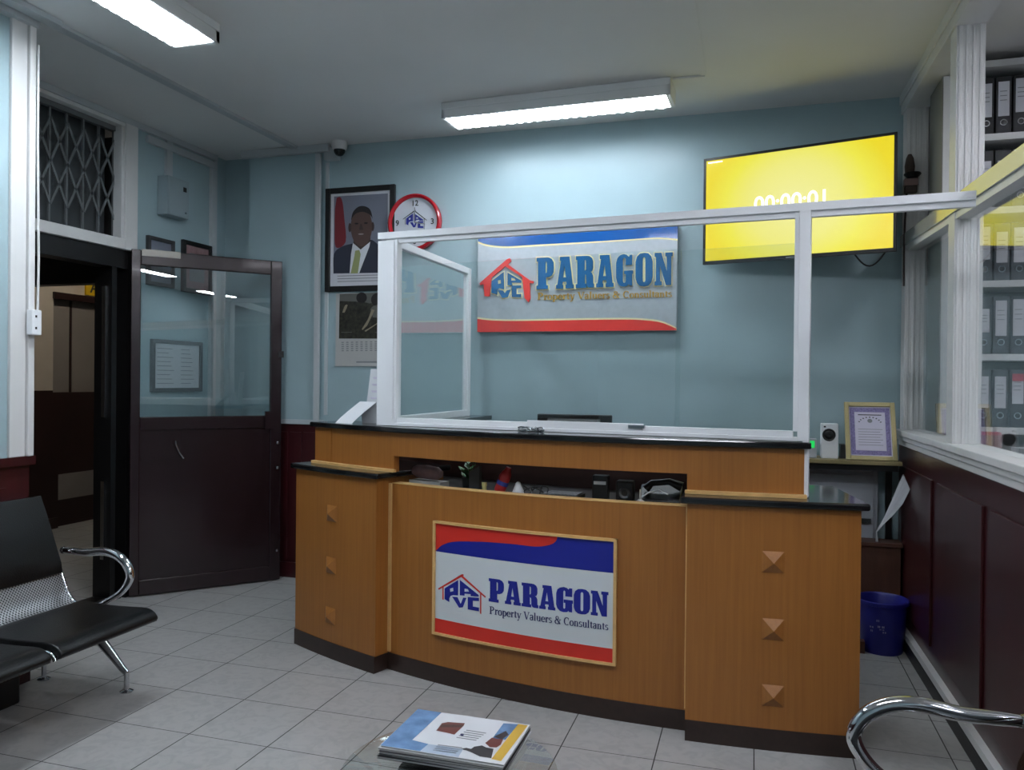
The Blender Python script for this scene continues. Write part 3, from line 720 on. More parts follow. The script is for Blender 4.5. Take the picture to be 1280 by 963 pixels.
# counter sign: printed panel bent round the front
def cmap(a0, a1, z0, z1, R): return lambda s, t, o: cyl(a0 + (a1 - a0) * s, R + o, z1 + (z0 - z1) * t)
fnL = cmap(-15.45, -3.95, .270, .838, R49 + .012)
s0 = cyl(-9.7, R49 + .012, .27)
cs = thing('company_sign', s0, 'framed red, white and blue company sign on the counter front', 'sign')
HL = homog([(82, 75), (1140, 185), (1138, 905), (78, 722)])
LMAP = lambda x, y, o: fnL(*HL(x, y), o)
def maploops(loops, Hm): return [[Hm(*p) for p in l] for l in loops]
b = MB(); b.arc(O, R49 + .001, R49 + .012, -15.45, -3.95, .270, .838, 24, 0)
def A2(b, loops, m, base, Hm, fn, depth=0.0, cuts=14): b.art(maploops(loops, Hm), fn, m, depth, base, cuts)
def curve(pts, n=6):
    """smooth polyline through points (Catmull-Rom)"""
    out = []; P = [pts[0]] + list(pts) + [pts[-1]]
    for i in range(1, len(P) - 2):
        for k in range(n):
            t = k / n; r = []
            for a in (0, 1):
                p0, p1, p2, p3 = P[i - 1][a], P[i][a], P[i + 1][a], P[i + 2][a]
                r.append(.5 * (2 * p1 + (p2 - p0) * t + (2 * p0 - 5 * p1 + 4 * p2 - p3) * t * t + (3 * p1 - p0 - 3 * p2 + p3) * t ** 3))
            out.append(tuple(r))
    out.append(pts[-1]); return out
A2(b, [[(82, 75), (1140, 185), (1138, 372), (80, 243)]], 1, .0006, HL, fnL)
A2(b, [[(82, 75)] + [(814, 152)] + curve([(814, 152), (806, 178), (770, 200), (690, 210), (560, 196), (400, 184), (260, 182), (180, 187), (120, 208), (82, 240)])[1:]], 2, .0012, HL, fnL)
A2(b, [[(78, 640), (1139, 822), (1138, 905), (78, 722)]], 2, .0006, HL, fnL)
b.build('panel', ['sign_white', 'sign_deep_blue', 'sign_dull_red'], cs)
def logo(b, red, blue, base, Hm, fn, S_, depth=0.0, cuts=14, wide=1.0):
    """house-shaped monogram; S_ maps a 0..300 x 0..240 box to art coordinates"""
    q = lambda pts: [S_(*p) for p in pts]
    w = 8 * wide
    for poly in ([(0, 96), (150, 0), (162, 0), (162, 8), (4, 96 + w)], [(140, 12), (150, 4), (300, 122), (296, 122 + w)],
                 [(28, 84), (28 + w, 80), (28 + w, 160), (28, 160)], [(264, 100), (264 + w, 106), (264 + w, 228), (264, 224)]):
        A2(b, [q(poly)], red, base, Hm, fn, depth, cuts)
    A2(b, [q([(42, 92), (128, 36), (128, 128), (96, 128), (80, 134), (72, 150), (72, 172), (42, 156)]), q([(76, 92), (96, 84), (98, 104), (78, 110)])], blue, base, Hm, fn, depth, cuts)
    A2(b, [q([(138, 34), (256, 116), (256, 126), (206, 126), (206, 114), (168, 114), (168, 126), (138, 126)]), q([(168, 84), (188, 86), (196, 100), (168, 102)])], blue, base, Hm, fn, depth, cuts)
    A2(b, [q([(90, 138), (124, 138), (144, 176), (160, 138), (180, 138), (158, 196), (134, 200)])], blue, base, Hm, fn, depth, cuts)
    A2(b, [q([(188, 132), (258, 132), (258, 152), (220, 152), (220, 186), (258, 190), (258, 212), (188, 206)])], blue, base, Hm, fn, depth, cuts)
b = MB(); logo(b, 1, 0, .0012, HL, fnL, lambda x, y: (97 + x * .99, 368 + y * 1.0 + x * .055), 0, 14)
W_, wl = word('PARAGON', .055)
for g in W_:
    q = [[(413 + 695 * x, (532 + 97 * x) - y * (133 + 10 * x)) for x, y in l] for l in g]
    A2(b, [offset_loop(q[0], 2.2)] + q[1:], 0, .0012, HL, fnL)
for q in smalltext('Property Valuers & Consultants'):
    A2(b, [[(417 + 695 * x, (608 + 102 * x) - y * 66) for x, y in q]], 2, .0012, HL, fnL, 0, 0)
b.build('lettering', ['sign_deep_blue', 'sign_dull_red', 'ink_navy'], cs)
b = MB()
for (a0, a1, z0, z1) in ((-15.62, -3.78, .838, .850), (-15.62, -3.78, .258, .270), (-15.62, -15.45, .258, .85), (-3.95, -3.78, .258, .85)):
    b.arc(O, R49 + .001, R49 + .022, a0, a1, z0, z1, 24 if a1 - a0 > 1 else 2)
b.build('sign_frame', 'pale_wood', cs)

# ------------------------------------------------------------------ COUNTER SCREEN
A, B = (-2.017, 4.06), (.2175, 3.73); FL = (Vector(B) - Vector(A)).length
scn = thing('counter_screen', (A[0], A[1], 1.326), 'white aluminium and glass screen standing on the reception counter', 'screen')
zt = lambda s: 2.407 - s * .0125
b = MB(); b.wbox(A, B, -.006, .124, -.02, .03, 1.327, 2.36); b.wbox(A, B, .10, .108, -.026, -.02, 1.36, 2.36)
b.build('post', 'aluminium_white', scn, bevel=.003)
b = MB(); b.wbox(A, B, FL - .030, FL + .018, -.02, .03, 1.328, 2.345); b.wbox(A, B, FL - .050, FL - .030, -.008, .02, 1.37, 2.345)
dd = (Vector(B) - Vector(A)).normalized()
b.wbox(A, B, FL - .008, FL + .018, -.02, .03, 1.082, 1.328)
b.build('post', 'aluminium_white', scn, bevel=.003)
LR = FL + .645
b = MB(); b.wbox(A, B, -.006, LR, -.02, .03, zt(0) - .035, zt(0), 0, zt(LR) - .035, zt(LR)); b.wbox(A, B, .11, LR, -.006, .022, zt(0) - .062, zt(0) - .035, 0, zt(LR) - .062, zt(LR) - .035)
b.build('top_rail', 'aluminium_white', scn)
b = MB(); b.wbox(A, B, .11, FL - .03, -.02, .03, 1.327, 1.345); b.wbox(A, B, .11, FL - .05, -.008, .024, 1.345, 1.372); b.wbox(A, B, .92, 1.53, -.016, -.006, 1.345, 1.382)
b.build('bottom_rail', 'aluminium_white', scn, bevel=.002)
MB().wbox(A, B, .118, 1.70, .004, .009, 1.366, 2.215).build('pane', 'screen_glass', scn)
MB().wbox(A, B, 1.68, FL - .045, -.004, .001, 1.366, 2.205).build('pane', 'screen_glass', scn)
b = MB(); b.wbox(A, B, 1.46, 1.54, -.028, -.014, 1.362, 1.376); b.build('latch', 'steel', scn, label='small steel latch')
# return wing of the screen toward the wall
C0, C1 = (-1.985, 4.10), (-1.985, 5.36); CL = (Vector(C1) - Vector(C0)).length
b = MB(); b.wbox(C0, C1, 0.0, CL, -.02, .02, 1.327, 1.372); b.wbox(C0, C1, 0, CL, -.02, .02, 2.348, 2.392); b.wbox(C0, C1, CL, CL + .05, -.022, .022, 1.327, 2.392)
b.wbox(C0, C1, CL - .018, CL, -.012, .012, 1.372, 2.348)
b.build('side_frame', 'aluminium_white', scn, bevel=.003)
MB().wbox(C0, C1, .03, CL - .01, -.003, .003, 1.366, 2.235).build('pane', 'screen_glass', scn)
# wire lock lying against the bottom rail
pts = []
for k in range(60):
    a = k * .9; s = .955 + .055 * math.sin(a * .31) + .02 * math.cos(a); P = Vector(A) + dd * s - Vector((-dd.y, dd.x)) * (.036 + .008 * math.sin(a * 1.3))
    pts.append((P.x, P.y, 1.340 + .009 * math.sin(a) + .003 * math.sin(a * .47)))
MB().tube(pts, .0028, 6).build('cable_lock', 'steel', label='coiled steel cable lock lying before the glass screen', cat='cable')

# ------------------------------------------------------------------ THINGS ON THE COUNTER
P0, P1 = Vector((-2.345, 4.150)), Vector((-2.225, 4.128)); dx = P1 - P0; ux = dx.normalized(); nb_ = Vector((-ux.y, ux.x))
b = MB(); zc = 1.3265; n = 8
side = [(.10 * t ** .9, .10 * t, .125 * t ** .86) for t in [k / n for k in range(n + 1)]] + [(.106, .102, .118), (.112, .104, .06), (.118, .104, 0.0)]
for k in range(len(side) - 1):
    (d0, s0_, h0), (d1_, s1_, h1) = side[k], side[k + 1]
    q = [P0 + nb_ * d0 + ux * s0_, P1 + nb_ * d0 + ux * s0_, P1 + nb_ * d1_ + ux * s1_, P0 + nb_ * d1_ + ux * s1_]; z = [h0, h0, h1, h1]
    b.hexa([(p.x, p.y, zc + h) for p, h in zip(q, z)] + [(p.x, p.y + .0008, zc + h + .001) for p, h in zip(q, z)])
b.build('folded_notice', 'paper_white', label='white folded notice standing on the left end of the counter', cat='paper', fixn=False)
b = MB(); q = [(-2.235, 4.30), (-2.115, 4.28)]
L0 = Vector(q[0]); L1 = Vector(q[1])
lean = Vector((.035, .01))
b.hexa([(L0.x, L0.y, zc), (L1.x, L1.y, zc), (L1.x, L1.y + .003, zc), (L0.x, L0.y + .003, zc), (L0.x + lean.x, L0.y + lean.y, zc + .32), (L1.x + lean.x, L1.y + lean.y, zc + .32), (L1.x + lean.x, L1.y + lean.y + .003, zc + .32), (L0.x + lean.x, L0.y + lean.y + .003, zc + .32)], 0)
for k in range(6):
    z = .06 + k * .04; c = lean * (z / .32)
    b.hexa([(L0.x + .02 + c.x, L0.y + c.y - .0025, zc + z), (L1.x - .02 + c.x, L1.y + c.y - .0035, zc + z), (L1.x - .02 + c.x, L1.y + c.y, zc + z), (L0.x + .02 + c.x, L0.y + c.y, zc + z), (L0.x + .02 + c.x, L0.y + c.y - .0025, zc + z + .012), (L1.x - .02 + c.x, L1.y + c.y - .0035, zc + z + .012), (L1.x - .02 + c.x, L1.y + c.y, zc + z + .012), (L0.x + .02 + c.x, L0.y + c.y, zc + z + .012)], 1)
b.build('leaflet_card', ['paper_white', 'cert_paper'], label='tall white printed card standing behind the folded notice', cat='card')
# staff-side monitor seen through the glass
mo = thing('computer_monitor', (-.99, 4.55, 1.0), 'black computer monitor behind the counter glass', 'monitor')
MB().box(-1.215, -.775, 4.50, 4.535, 1.09, 1.392).build('screen_case', 'black_plastic', mo, bevel=.006)
b = MB(); b.hexa([(-1.15, 4.47, 1.12), (-.84, 4.47, 1.12), (-.84, 4.50, 1.10), (-1.15, 4.50, 1.10), (-1.15, 4.47, 1.34), (-.84, 4.47, 1.34), (-.84, 4.50, 1.37), (-1.15, 4.50, 1.37)]); b.box(-1.03, -.96, 4.45, 4.48, .76, 1.2); b.box(-1.12, -.87, 4.44, 4.62, .745, .76)
b.build('stand', 'dark_grey_plastic', mo)
dk = thing('staff_desk', (-.8, 4.75, 0), 'dark staff desk behind the reception counter', 'desk')
MB().box(-1.80, .05, 4.41, 4.98, .715, .744).build('desk_top', 'hall_brown', dk)
for x in (-1.79, .02): MB().box(x, x + .02, 4.44, 4.95, 0, .715).build('side_panel', 'hall_brown', dk)

# clutter in the counter slot (standing on the inner shelf)
ZS = .9985
def onshelf(a, R=4.64): return cyl(a, R, ZS)
p = onshelf(-19.1, 4.70); q = onshelf(-16.7, 4.70); e = .045
b = MB(); m_ = [tuple(Vector(p).lerp(Vector(q), t) + Vector((0, 0, .078 - .008 * t))) for t in (0, .15, .5, .85, 1)]
b.tube(m_, [.022, .036, .039, .036, .020], 14); b.build('rolled_cloth', 'mauve_cloth', label='rolled mauve cloth at the left end of the counter slot', cat='cloth')
b = MB(); b.arc(O, 4.66, 4.74, -19.1, -16.4, ZS, ZS + .030, 6); b.build('paper_pad', 'page_edge', label='flat pad of papers beneath the rolled mauve cloth', cat='paper')
pl = thing('potted_plant', onshelf(-15.0), 'small green plant among the clutter in the counter slot', 'plant')
c = onshelf(-15.0); MB().lathe([(0, 0), (.03, 0), (.036, .06), (.03, .06), (0, .055)], c, 16).build('pot', 'dark_grey_plastic', pl)
b = MB()
for k in range(16):
    a = k * 2.4; r = .02 + .045 * random.random(); h = .06 + .10 * random.random(); x, y = c[0] + r * math.cos(a), c[1] + r * math.sin(a)
    s_ = Vector((math.cos(a), math.sin(a), .5)) * .03; w = Vector((-math.sin(a), math.cos(a), 0)) * .016; P = Vector((x, y, ZS + h))
    b.face([P - s_, P + w, P + s_, P - w]); b.tube([(c[0], c[1], ZS + .05), tuple(P)], .002, 5)
b.build('leaves', 'plant_green', pl)
c = onshelf(-13.75, 4.73)
b = MB(); b.hexa([(c[0] - .03, c[1], ZS), (c[0] + .03, c[1] - .01, ZS), (c[0] + .03, c[1] + .03, ZS), (c[0] - .03, c[1] + .03, ZS), (c[0] - .03, c[1], ZS + .10), (c[0] + .03, c[1] - .01, ZS + .135), (c[0] + .03, c[1] + .03, ZS + .135), (c[0] - .03, c[1] + .03, ZS + .10)])
b.build('desk_stapler', 'dark_grey_plastic', label='grey upright stapler beside the small green plant', cat='stapler')
c = onshelf(-12.85, 4.75); MB().lathe([(0, 0), (.012, 0), (.012, .035), (.014, .036), (.014, .055), (0, .056)], c, 14).build('glue_bottle', 'cream_plastic', label='tiny cream topped bottle beside the red bottle', cat='bottle')
rb = thing('red_bottle', onshelf(-11.5, 4.72), 'red bottle with a blue band leaning in the counter slot', 'bottle')
c = Vector(onshelf(-11.9, 4.74)); ax = Vector((.055, .0, .135)).normalized()
def along(pts): return [tuple(c + ax * h) for h in pts]
MB().tube(along([.012, .02, .10, .118, .135, .15]), [.026, .030, .030, .026, .016, .014], 16).build('body', 'bottle_red', rb)
MB().tube(along([.052, .074]), .031, 16).build('band', 'bottle_blue', rb)
c2 = onshelf(-10.5, 4.74); MB().lathe([(0, 0), (.032, 0), (.030, .02), (.012, .065), (.006, .07), (0, .072)], c2, 18).build('paper_cone', 'paper_white', label='small white cone beside the red bottle', cat='ornament')
pts = []; c3 = onshelf(-9.4, 4.72)
for k in range(50):
    a = k * .7; pts.append((c3[0] + .05 * math.sin(a * .33) + .02 * math.cos(a), c3[1] + .015 * math.sin(a), ZS + .008 + .022 * (1 + math.sin(a * .77))))
MB().tube(pts, .003, 6).build('tangled_cable', 'dark_grey_plastic', label='tangled grey cable to the right of the white cone', cat='cable')
kb = thing('computer_keyboard', onshelf(-7.7, 4.70), 'dark keyboard tilted up behind the counter slot', 'keyboard')
b = MB(); b.arc(O, 4.62, 4.76, -8.9, -6.6, ZS, ZS + .018, 6); b.build('keyboard_case', 'black_plastic', kb)
b = MB()
for r in range(3):
    for k in range(9): b.arc(O, 4.64 + r * .038, 4.668 + r * .038, -8.75 + k * .235, -8.55 + k * .235, ZS + .018, ZS + .026, 1)
b.build('keys', 'print_grey', kb)
pd = thing('pen_holder', onshelf(-5.3, 4.70), 'black square pen holder with a white tag in the counter slot', 'pen holder')
c = onshelf(-5.3, 4.70); MB().box(c[0] - .038, c[0] + .038, c[1] - .03, c[1] + .03, ZS, ZS + .125).build('body', 'black_plastic', pd, bevel=.004)
MB().box(c[0] - .03, c[0] + .03, c[1] - .0325, c[1] - .030, ZS + .082, ZS + .098).build('tag', 'paper_white', pd, label='white paper tag')
spk = thing('desk_speaker', onshelf(-3.7, 4.72), 'small black desk speaker in the counter slot', 'speaker')
c = onshelf(-3.75, 4.72); MB().box(c[0] - .042, c[0] + .042, c[1] - .03, c[1] + .04, ZS, ZS + .108).build('cabinet', 'black_plastic', spk, bevel=.008)
MB().lathe([(0, .003), (.022, .0), (.026, -.004), (.030, 0)], (c[0], c[1] - .031, ZS + .05), 20, 0, 'y', False).build('cone', 'dark_grey_plastic', spk)
ph = thing('desk_telephone', onshelf(-1.4, 4.70), 'black desk telephone at the right end of the counter slot', 'telephone')
c = onshelf(-1.75, 4.70)
b = MB(); b.hexa([(c[0] - .10, c[1] - .05, ZS), (c[0] + .10, c[1] - .05, ZS), (c[0] + .10, c[1] + .09, ZS), (c[0] - .10, c[1] + .09, ZS), (c[0] - .10, c[1] - .05, ZS + .025), (c[0] + .10, c[1] - .05, ZS + .025), (c[0] + .10, c[1] + .09, ZS + .085), (c[0] - .10, c[1] + .09, ZS + .085)])
b.build('base', 'black_plastic', ph, bevel=.006)
MB().tube([(c[0] - .07, c[1] + .0, ZS + .068), (c[0] - .04, c[1] + .01, ZS + .098), (c[0] + .04, c[1] + .02, ZS + .108), (c[0] + .1, c[1] + .02, ZS + .085)], [.022, .016, .016, .024], 12).build('handset', 'black_plastic', ph)
c = onshelf(-2.3, 4.76)
MB().tube([(c[0] - .06, c[1], ZS + .012), (c[0] - .03, c[1], ZS + .04), (c[0], c[1] + .005, ZS + .062), (c[0] + .05, c[1] + .008, ZS + .072), (c[0] + .09, c[1], ZS + .056)], .0035, 8).build('white_cable', 'paper_white', label='white cable arching in front of the desk telephone', cat='cable')
c = onshelf(-2.75, 4.77)
MB().lathe([(0, 0), (.024, 0), (.02, .02), (.006, .03), (.004, .075), (0, .076)], c, 14).build('desk_bell', 'page_edge', label='pale little desk bell right of the black speaker', cat='bell')

# ------------------------------------------------------------------ WALL SIGN
us = thing('company_sign', (-1.24, 5.57, 1.94), 'raised letter company sign in silver, blue and red on the blue back wall', 'sign')
UX0, UX1, UZ0, UZ1, UY = -1.962, -.511, 1.943, 2.675, 5.545
HU = homog([(85, 157), (1222, 87), (1216, 703), (85, 705)])
fnU = lambda s, t, o: (UX0 + (UX1 - UX0) * s, UY - o, UZ1 + (UZ0 - UZ1) * t)
b = MB(); b.box(UX0, UX1, UY, YB - .002, UZ0, UZ1, 0)
A2(b, [[(85, 157), (1222, 87), (1222, 186)] + curve([(1222, 186), (1100, 178), (900, 192), (600, 214), (400, 228), (260, 238), (180, 236), (120, 226), (85, 212)], 4)[1:]], 1, .0006, HU, fnU, 0, 0)
A2(b, [[(85, 157), (1222, 87), (1222, 176)] + curve([(1222, 176), (1100, 170), (900, 184), (600, 205), (400, 218), (260, 228), (180, 226), (120, 216), (85, 202)], 4)[1:]], 2, .0012, HU, fnU, 0, 0)
A2(b, [[(85, 705), (85, 622)] + curve([(85, 622), (160, 632), (300, 636), (600, 632), (900, 630), (1040, 636), (1130, 650), (1216, 688)], 4)[1:] + [(1216, 703)]], 1, .0006, HU, fnU, 0, 0)
A2(b, [[(85, 705), (85, 632)] + curve([(85, 632), (160, 641), (300, 645), (600, 642), (900, 640), (1040, 646), (1130, 660), (1214, 694)], 4)[1:] + [(1214, 703)]], 3, .0012, HU, fnU, 0, 0)
b.build('board', ['sign_silver', 'sign_cream', 'sign_blue', 'sign_red'], us, label='silver board with a blue top band and red foot band')
b = MB(); D = .014
A2(b, [[(98, 436), (244, 304), (262, 296), (270, 312), (252, 330), (376, 420)] + [(397, 424), (392, 436), (374, 434), (376, 480), (378, 520), (368, 542), (346, 518), (340, 470), (332, 402), (238, 342), (164, 404), (152, 508), (126, 508), (120, 440), (102, 446)]], 0, 0, HU, fnU, D, 0)
b.build('roof_emblem', 'sign_red', us, label='raised red house roof')
b = MB()
lg = [[[(162, 424), (228, 372), (232, 470), (206, 462), (194, 470), (194, 500), (162, 488)], [(196, 420), (212, 416), (214, 436), (198, 440)]],
      [[(250, 376), (326, 420), (326, 432), (274, 432), (274, 446), (250, 446)], [(270, 404), (288, 408), (296, 420), (270, 420)]],
      [[(194, 470), (226, 476), (236, 492), (246, 474), (268, 470), (252, 512), (222, 518)]],
      [[(272, 448), (326, 446), (326, 462), (300, 464), (300, 496), (326, 494), (326, 514), (274, 512)]]]
for g in lg:
    b.art(maploops([offset_loop(g[0], 6)], HU), fnU, 1, .004, 0, 0)
    b.art(maploops(g, HU), fnU, 0, .004, .004, 0)
b.build('monogram', ['letter_blue', 'sign_cream'], us, label='raised blue monogram under the red roof')
b = MB(); W_, wl = word('PARAGON', .095)
for gi, g in enumerate(W_):
    TX = lambda l: [(414 + 777 * x, (468 - 27 * x) - y * (173 + 11 * x)) for x, y in l]
    outer = offset_loop(TX(g[0]), 3.0 if gi == 4 else 8.0)
    b.art(maploops([outer], HU), fnU, 1, .008, 0, 0)
    b.art(maploops([offset_loop(TX(g[0]), 0.0 if gi == 4 else 2.0)] + [TX(l) for l in g[1:]], HU), fnU, 0, .008, .008, 0)
b.build('lettering', ['letter_blue', 'sign_cream'], us, label='raised blue letters with cream edging')
b = MB()
for q in smalltext('Property Valuers & Consultants'):
    b.art(maploops([[(417 + 772 * x, (528 - 16 * x) - y * 58) for x, y in q]], HU), fnU, 0, .006, 0, 0)
b.build('tagline', 'sign_gold', us, label='small gold lettering')

# ------------------------------------------------------------------ TELEVISION
TA, TB = Vector((-.333, 5.455)), Vector((.797, 5.155)); TL = (TB - TA).length; td = (TB - TA).normalized(); tn = Vector((td.y, -td.x))
TZ0, TZ1 = 2.372, 3.078
tv = thing('television', ((TA.x + TB.x) / 2, (TA.y + TB.y) / 2, TZ0), 'flat television showing a bright yellow screen, turned out from the back wall', 'television')
b = MB(); b.wbox(TA, TB, 0, TL, 0, .02, TZ0, TZ1, 0); b.wbox(TA, TB, .06, TL - .06, .02, .045, TZ0 + .05, TZ1 - .05, 0)
b.wbox(TA, TB, 0, TL, -.008, 0, TZ1 - .016, TZ1); b.wbox(TA, TB, 0, TL, -.008, 0, TZ0, TZ0 + .022); b.wbox(TA, TB, 0, .016, -.008, 0, TZ0, TZ1); b.wbox(TA, TB, TL - .016, TL, -.008, 0, TZ0, TZ1)
b.build('bezel', 'black_plastic', tv)
def tvp(s, z, o): P = TA + td * s + tn * o; return (P.x, P.y, z)
b = MB(); b.face([tvp(.016, TZ0 + .022, .002), tvp(TL - .016, TZ0 + .022, .002), tvp(TL - .016, TZ1 - .016, .002), tvp(.016, TZ1 - .016, .002)])
so = b.build('display', 'yellow_screen', tv, fixn=False)
uv = so.data.uv_layers.new(name='UVMap')
for i, c in enumerate(((0, 0), (1, 0), (1, 1), (0, 1))): uv.data[i].uv = c
Mt = Matrix(((td.x, 0, tn.x, 0), (td.y, 0, tn.y, 0), (0, 1, 0, 0), (0, 0, 0, 1)))
P = TA + td * .565 + tn * .0045 - Vector(tv.location[:2])
Mx = Mt.copy(); Mx[0][3], Mx[1][3], Mx[2][3] = P.x, P.y, 2.733 - TZ0
text_mesh('00:00:01', .135, 'timer_digits', 'white_glow', tv, Mx, label='white timer digits')
P = TA + td * .10 + tn * .004 - Vector(tv.location[:2])
b = MB(); b.face([tvp(.03, TZ1 - .034, .0035), tvp(.125, TZ1 - .034, .0035), tvp(.125, TZ1 - .026, .0035), tvp(.03, TZ1 - .026, .0035)]); b.build('caption_line', 'white_glow', tv, fixn=False, label='thin pale caption line')
b = MB(); b.wbox(TA, TB, TL * .46, TL * .54, -.01, .0, TZ0 + .004, TZ0 + .012); b.build('badge', 'steel', tv)
mid = TA + td * TL * .55 - tn * .045
b = MB(); b.box(mid.x - .06, mid.x + .06, 5.575, YB - .002, 2.58, 2.88); b.tube([(mid.x, 5.575, 2.73), (mid.x, mid.y + .002, 2.73)], .02, 10); b.box(mid.x - .10, mid.x + .10, mid.y, mid.y + .015, 2.60, 2.86)
b.build('wall_bracket', 'black_plastic', tv)
pts = [tvp(TL - .25 + .2 * t, TZ0 + .03 - .10 * math.sin(pi * t), -.05) for t in [k / 12 for k in range(13)]]
MB().tube(pts, .005, 8).build('power_cable', 'black_plastic', tv, label='black cable hanging below the television')
# plug adaptor stack on the end post
pa = thing('plug_adaptor', (.92, 5.45, 2.74), 'brown plug adaptor stack on the partition post beside the television', 'plug adaptor')
MB().box(.885, .955, 5.425, 5.470, 2.775, 2.82).build('body', 'adaptor_brown', pa, bevel=.006)
b = MB(); b.lathe([(0, 2.865), (.03, 2.862), (.05, 2.885), (.046, 2.893), (0, 2.885)], (.925, 5.418, 0), 20); b.build('socket_plate', 'black_plastic', pa)
b = MB(); b.box(.882, .958, 5.42, 5.470, 2.82, 2.862, 1); b.lathe([(0, 0), (.026, 0), (.030, .05), (.022, .10), (.010, .125), (0, .128)], (.91, 5.425, 2.886), 14, 0); b.tube([(.90, 5.46, 2.775), (.892, 5.458, 2.60), (.888, 5.455, 2.42), (.89, 5.46, 2.2)], .006, 8, 0); b.build('plug', ['adaptor_brown', 'adaptor_pink'], pa)

# ------------------------------------------------------------------ PORTRAIT, CALENDAR, CLOCK, SECURITY CAMERA
def framed(name, x0, x1, z0, z1, label, cat, fm, w, y=YB, d=.03):
    t = thing(name, ((x0 + x1) / 2, y, z0), label, cat)
    b = MB(); b.box(x0, x0 + w, y - d, y - .002, z0, z1); b.box(x1 - w, x1, y - d, y - .002, z0, z1); b.box(x0 + w, x1 - w, y - d, y - .002, z0, z0 + w); b.box(x0 + w, x1 - w, y - d, y - .002, z1 - w, z1)
    b.build('frame', fm, t, bevel=.004); return t
px0, px1, pz0, pz1 = -3.255, -2.655, 2.275, 3.09
pt = framed('framed_portrait', px0, px1, pz0, pz1, 'black framed portrait of a person in a dark suit and lime tie', 'picture', 'black_frame', .042)
HPm = homog([(172, 418), (515, 402), (515, 940), (168, 946)])
ix0, ix1, iz0, iz1 = px0 + .042, px1 - .042, pz0 + .042, pz1 - .042
fnP = lambda s, t, o: (ix0 + (ix1 - ix0) * s, YB - .012 - o, iz1 + (iz0 - iz1) * t)
b = MB(); b.box(ix0, ix1, YB - .012, YB - .003, iz0, iz1, 0)
def ell(cx, cy, rx, ry, n=24, a0=0, a1=360): return [(cx + rx * math.cos(math.radians(a0 + (a1 - a0) * k / n)), cy + ry * math.sin(math.radians(a0 + (a1 - a0) * k / n))) for k in range(n)]
def PA_(l, m, k): b.art(maploops([l], HPm), fnP, m, 0, .0006 * k, 0)
PA_([(190, 432), (500, 420), (500, 870), (186, 872)], 1, 1)
PA_(curve([(205, 440), (226, 436), (240, 470), (250, 560), (258, 690), (200, 720), (194, 600), (196, 500)], 4), 2, 2)
PA_(curve([(188, 870), (190, 760), (235, 718), (300, 700), (330, 690), (400, 680), (436, 700), (470, 735), (500, 750)], 4) + [(500, 870)], 3, 3)
PA_([(300, 700), (322, 690), (404, 676), (396, 720), (338, 870), (282, 870), (290, 760)], 4, 4)
PA_([(314, 742), (338, 738), (346, 762), (330, 872), (288, 872), (310, 770)], 5, 5)
PA_([(306, 640), (400, 640), (404, 690), (346, 736), (304, 700)], 6, 6)
PA_(ell(350, 606, 62, 112), 7, 7)
PA_(ell(283, 610, 9, 26), 6, 7); PA_(ell(415, 606, 9, 26), 6, 7)
PA_(curve([(290, 570), (300, 525), (330, 494), (366, 490), (400, 510), (414, 560), (400, 540), (360, 522), (320, 530), (298, 552)], 4), 8, 8)
PA_(ell(322, 588, 11, 5), 8, 9); PA_(ell(376, 586, 11, 5), 8, 9); PA_([(344, 590), (352, 590), (362, 624), (336, 624)], 6, 9); PA_(ell(348, 648, 16, 4), 9, 9)
for k in range(3): PA_([(210, 884 + k * 16), (480, 880 + k * 16), (480, 884 + k * 16), (210, 888 + k * 16)], 10, 2)
b.build('photograph', ['label_white', 'photo_grey', 'flag_red', 'suit_navy', 'paper_white', 'tie_lime', 'skin_brown', 'skin_light', 'hair_black', 'teeth', 'print_grey'], pt, fixn=False)
ca = thing('wall_calendar', (-2.9, YB, 1.69), 'wall calendar with a dark garden photograph below the framed portrait', 'calendar')
HC = homog([(165, 55), (700, 55), (700, 893), (150, 880)])
fnC = lambda s, t, o: (-3.165 + .56 * s, YB - .006 - o - .012 * max(0, t - .75), 2.262 - .575 * t)
b = MB(); b.box(-3.165, -2.605, YB - .006, YB - .002, 1.80, 2.262, 0); b.hexa([(-3.165, YB - .010, 1.687), (-2.605, YB - .010, 1.687), (-2.605, YB - .008, 1.687), (-3.165, YB - .008, 1.687), (-3.165, YB - .006, 1.80), (-2.605, YB - .006, 1.80), (-2.605, YB - .002, 1.80), (-3.165, YB - .002, 1.80)], 0)
def CA(l, m, k): b.art(maploops([l], HC), fnC, m, 0, .0006 * k, 0)
CA([(196, 62), (690, 60), (690, 575), (184, 562)], 1, 1); CA([(196, 62), (690, 60), (690, 170), (540, 150), (420, 180), (330, 150), (196, 140)], 2, 2)
CA(ell(378, 110, 44, 60), 4, 3); CA(ell(512, 135, 56, 76), 4, 3)
CA(curve([(220, 270), (230, 200), (300, 155), (352, 160), (400, 160), (450, 190), (440, 300), (400, 360), (330, 340), (250, 300)], 3), 5, 3)
CA(curve([(450, 240), (480, 200), (560, 190), (620, 220), (640, 330), (560, 340), (470, 330)], 3), 2, 3)
CA([(462, 240), (486, 250), (424, 420), (386, 470), (378, 460), (430, 350)], 3, 4); CA([(580, 290), (590, 330), (480, 430), (410, 490), (402, 478), (500, 400), (560, 330)], 3, 4); CA(curve([(216, 270), (240, 190), (262, 190), (236, 270)], 3), 3, 4)
CA([(205, 488), (296, 490), (296, 497), (205, 495)], 2, 4); CA([(490, 496), (570, 498), (570, 505), (490, 503)], 2, 4)
for r in range(5):
    for k in range(12): CA([(205 + k * 40, 600 + r * 24), (225 + k * 40, 600 + r * 24), (225 + k * 40, 612 + r * 24), (205 + k * 40, 612 + r * 24)], 6, 1)
CA(ell(545, 752, 10, 12), 7, 1); CA([(330, 826), (600, 830), (600, 850), (330, 846)], 6, 1)
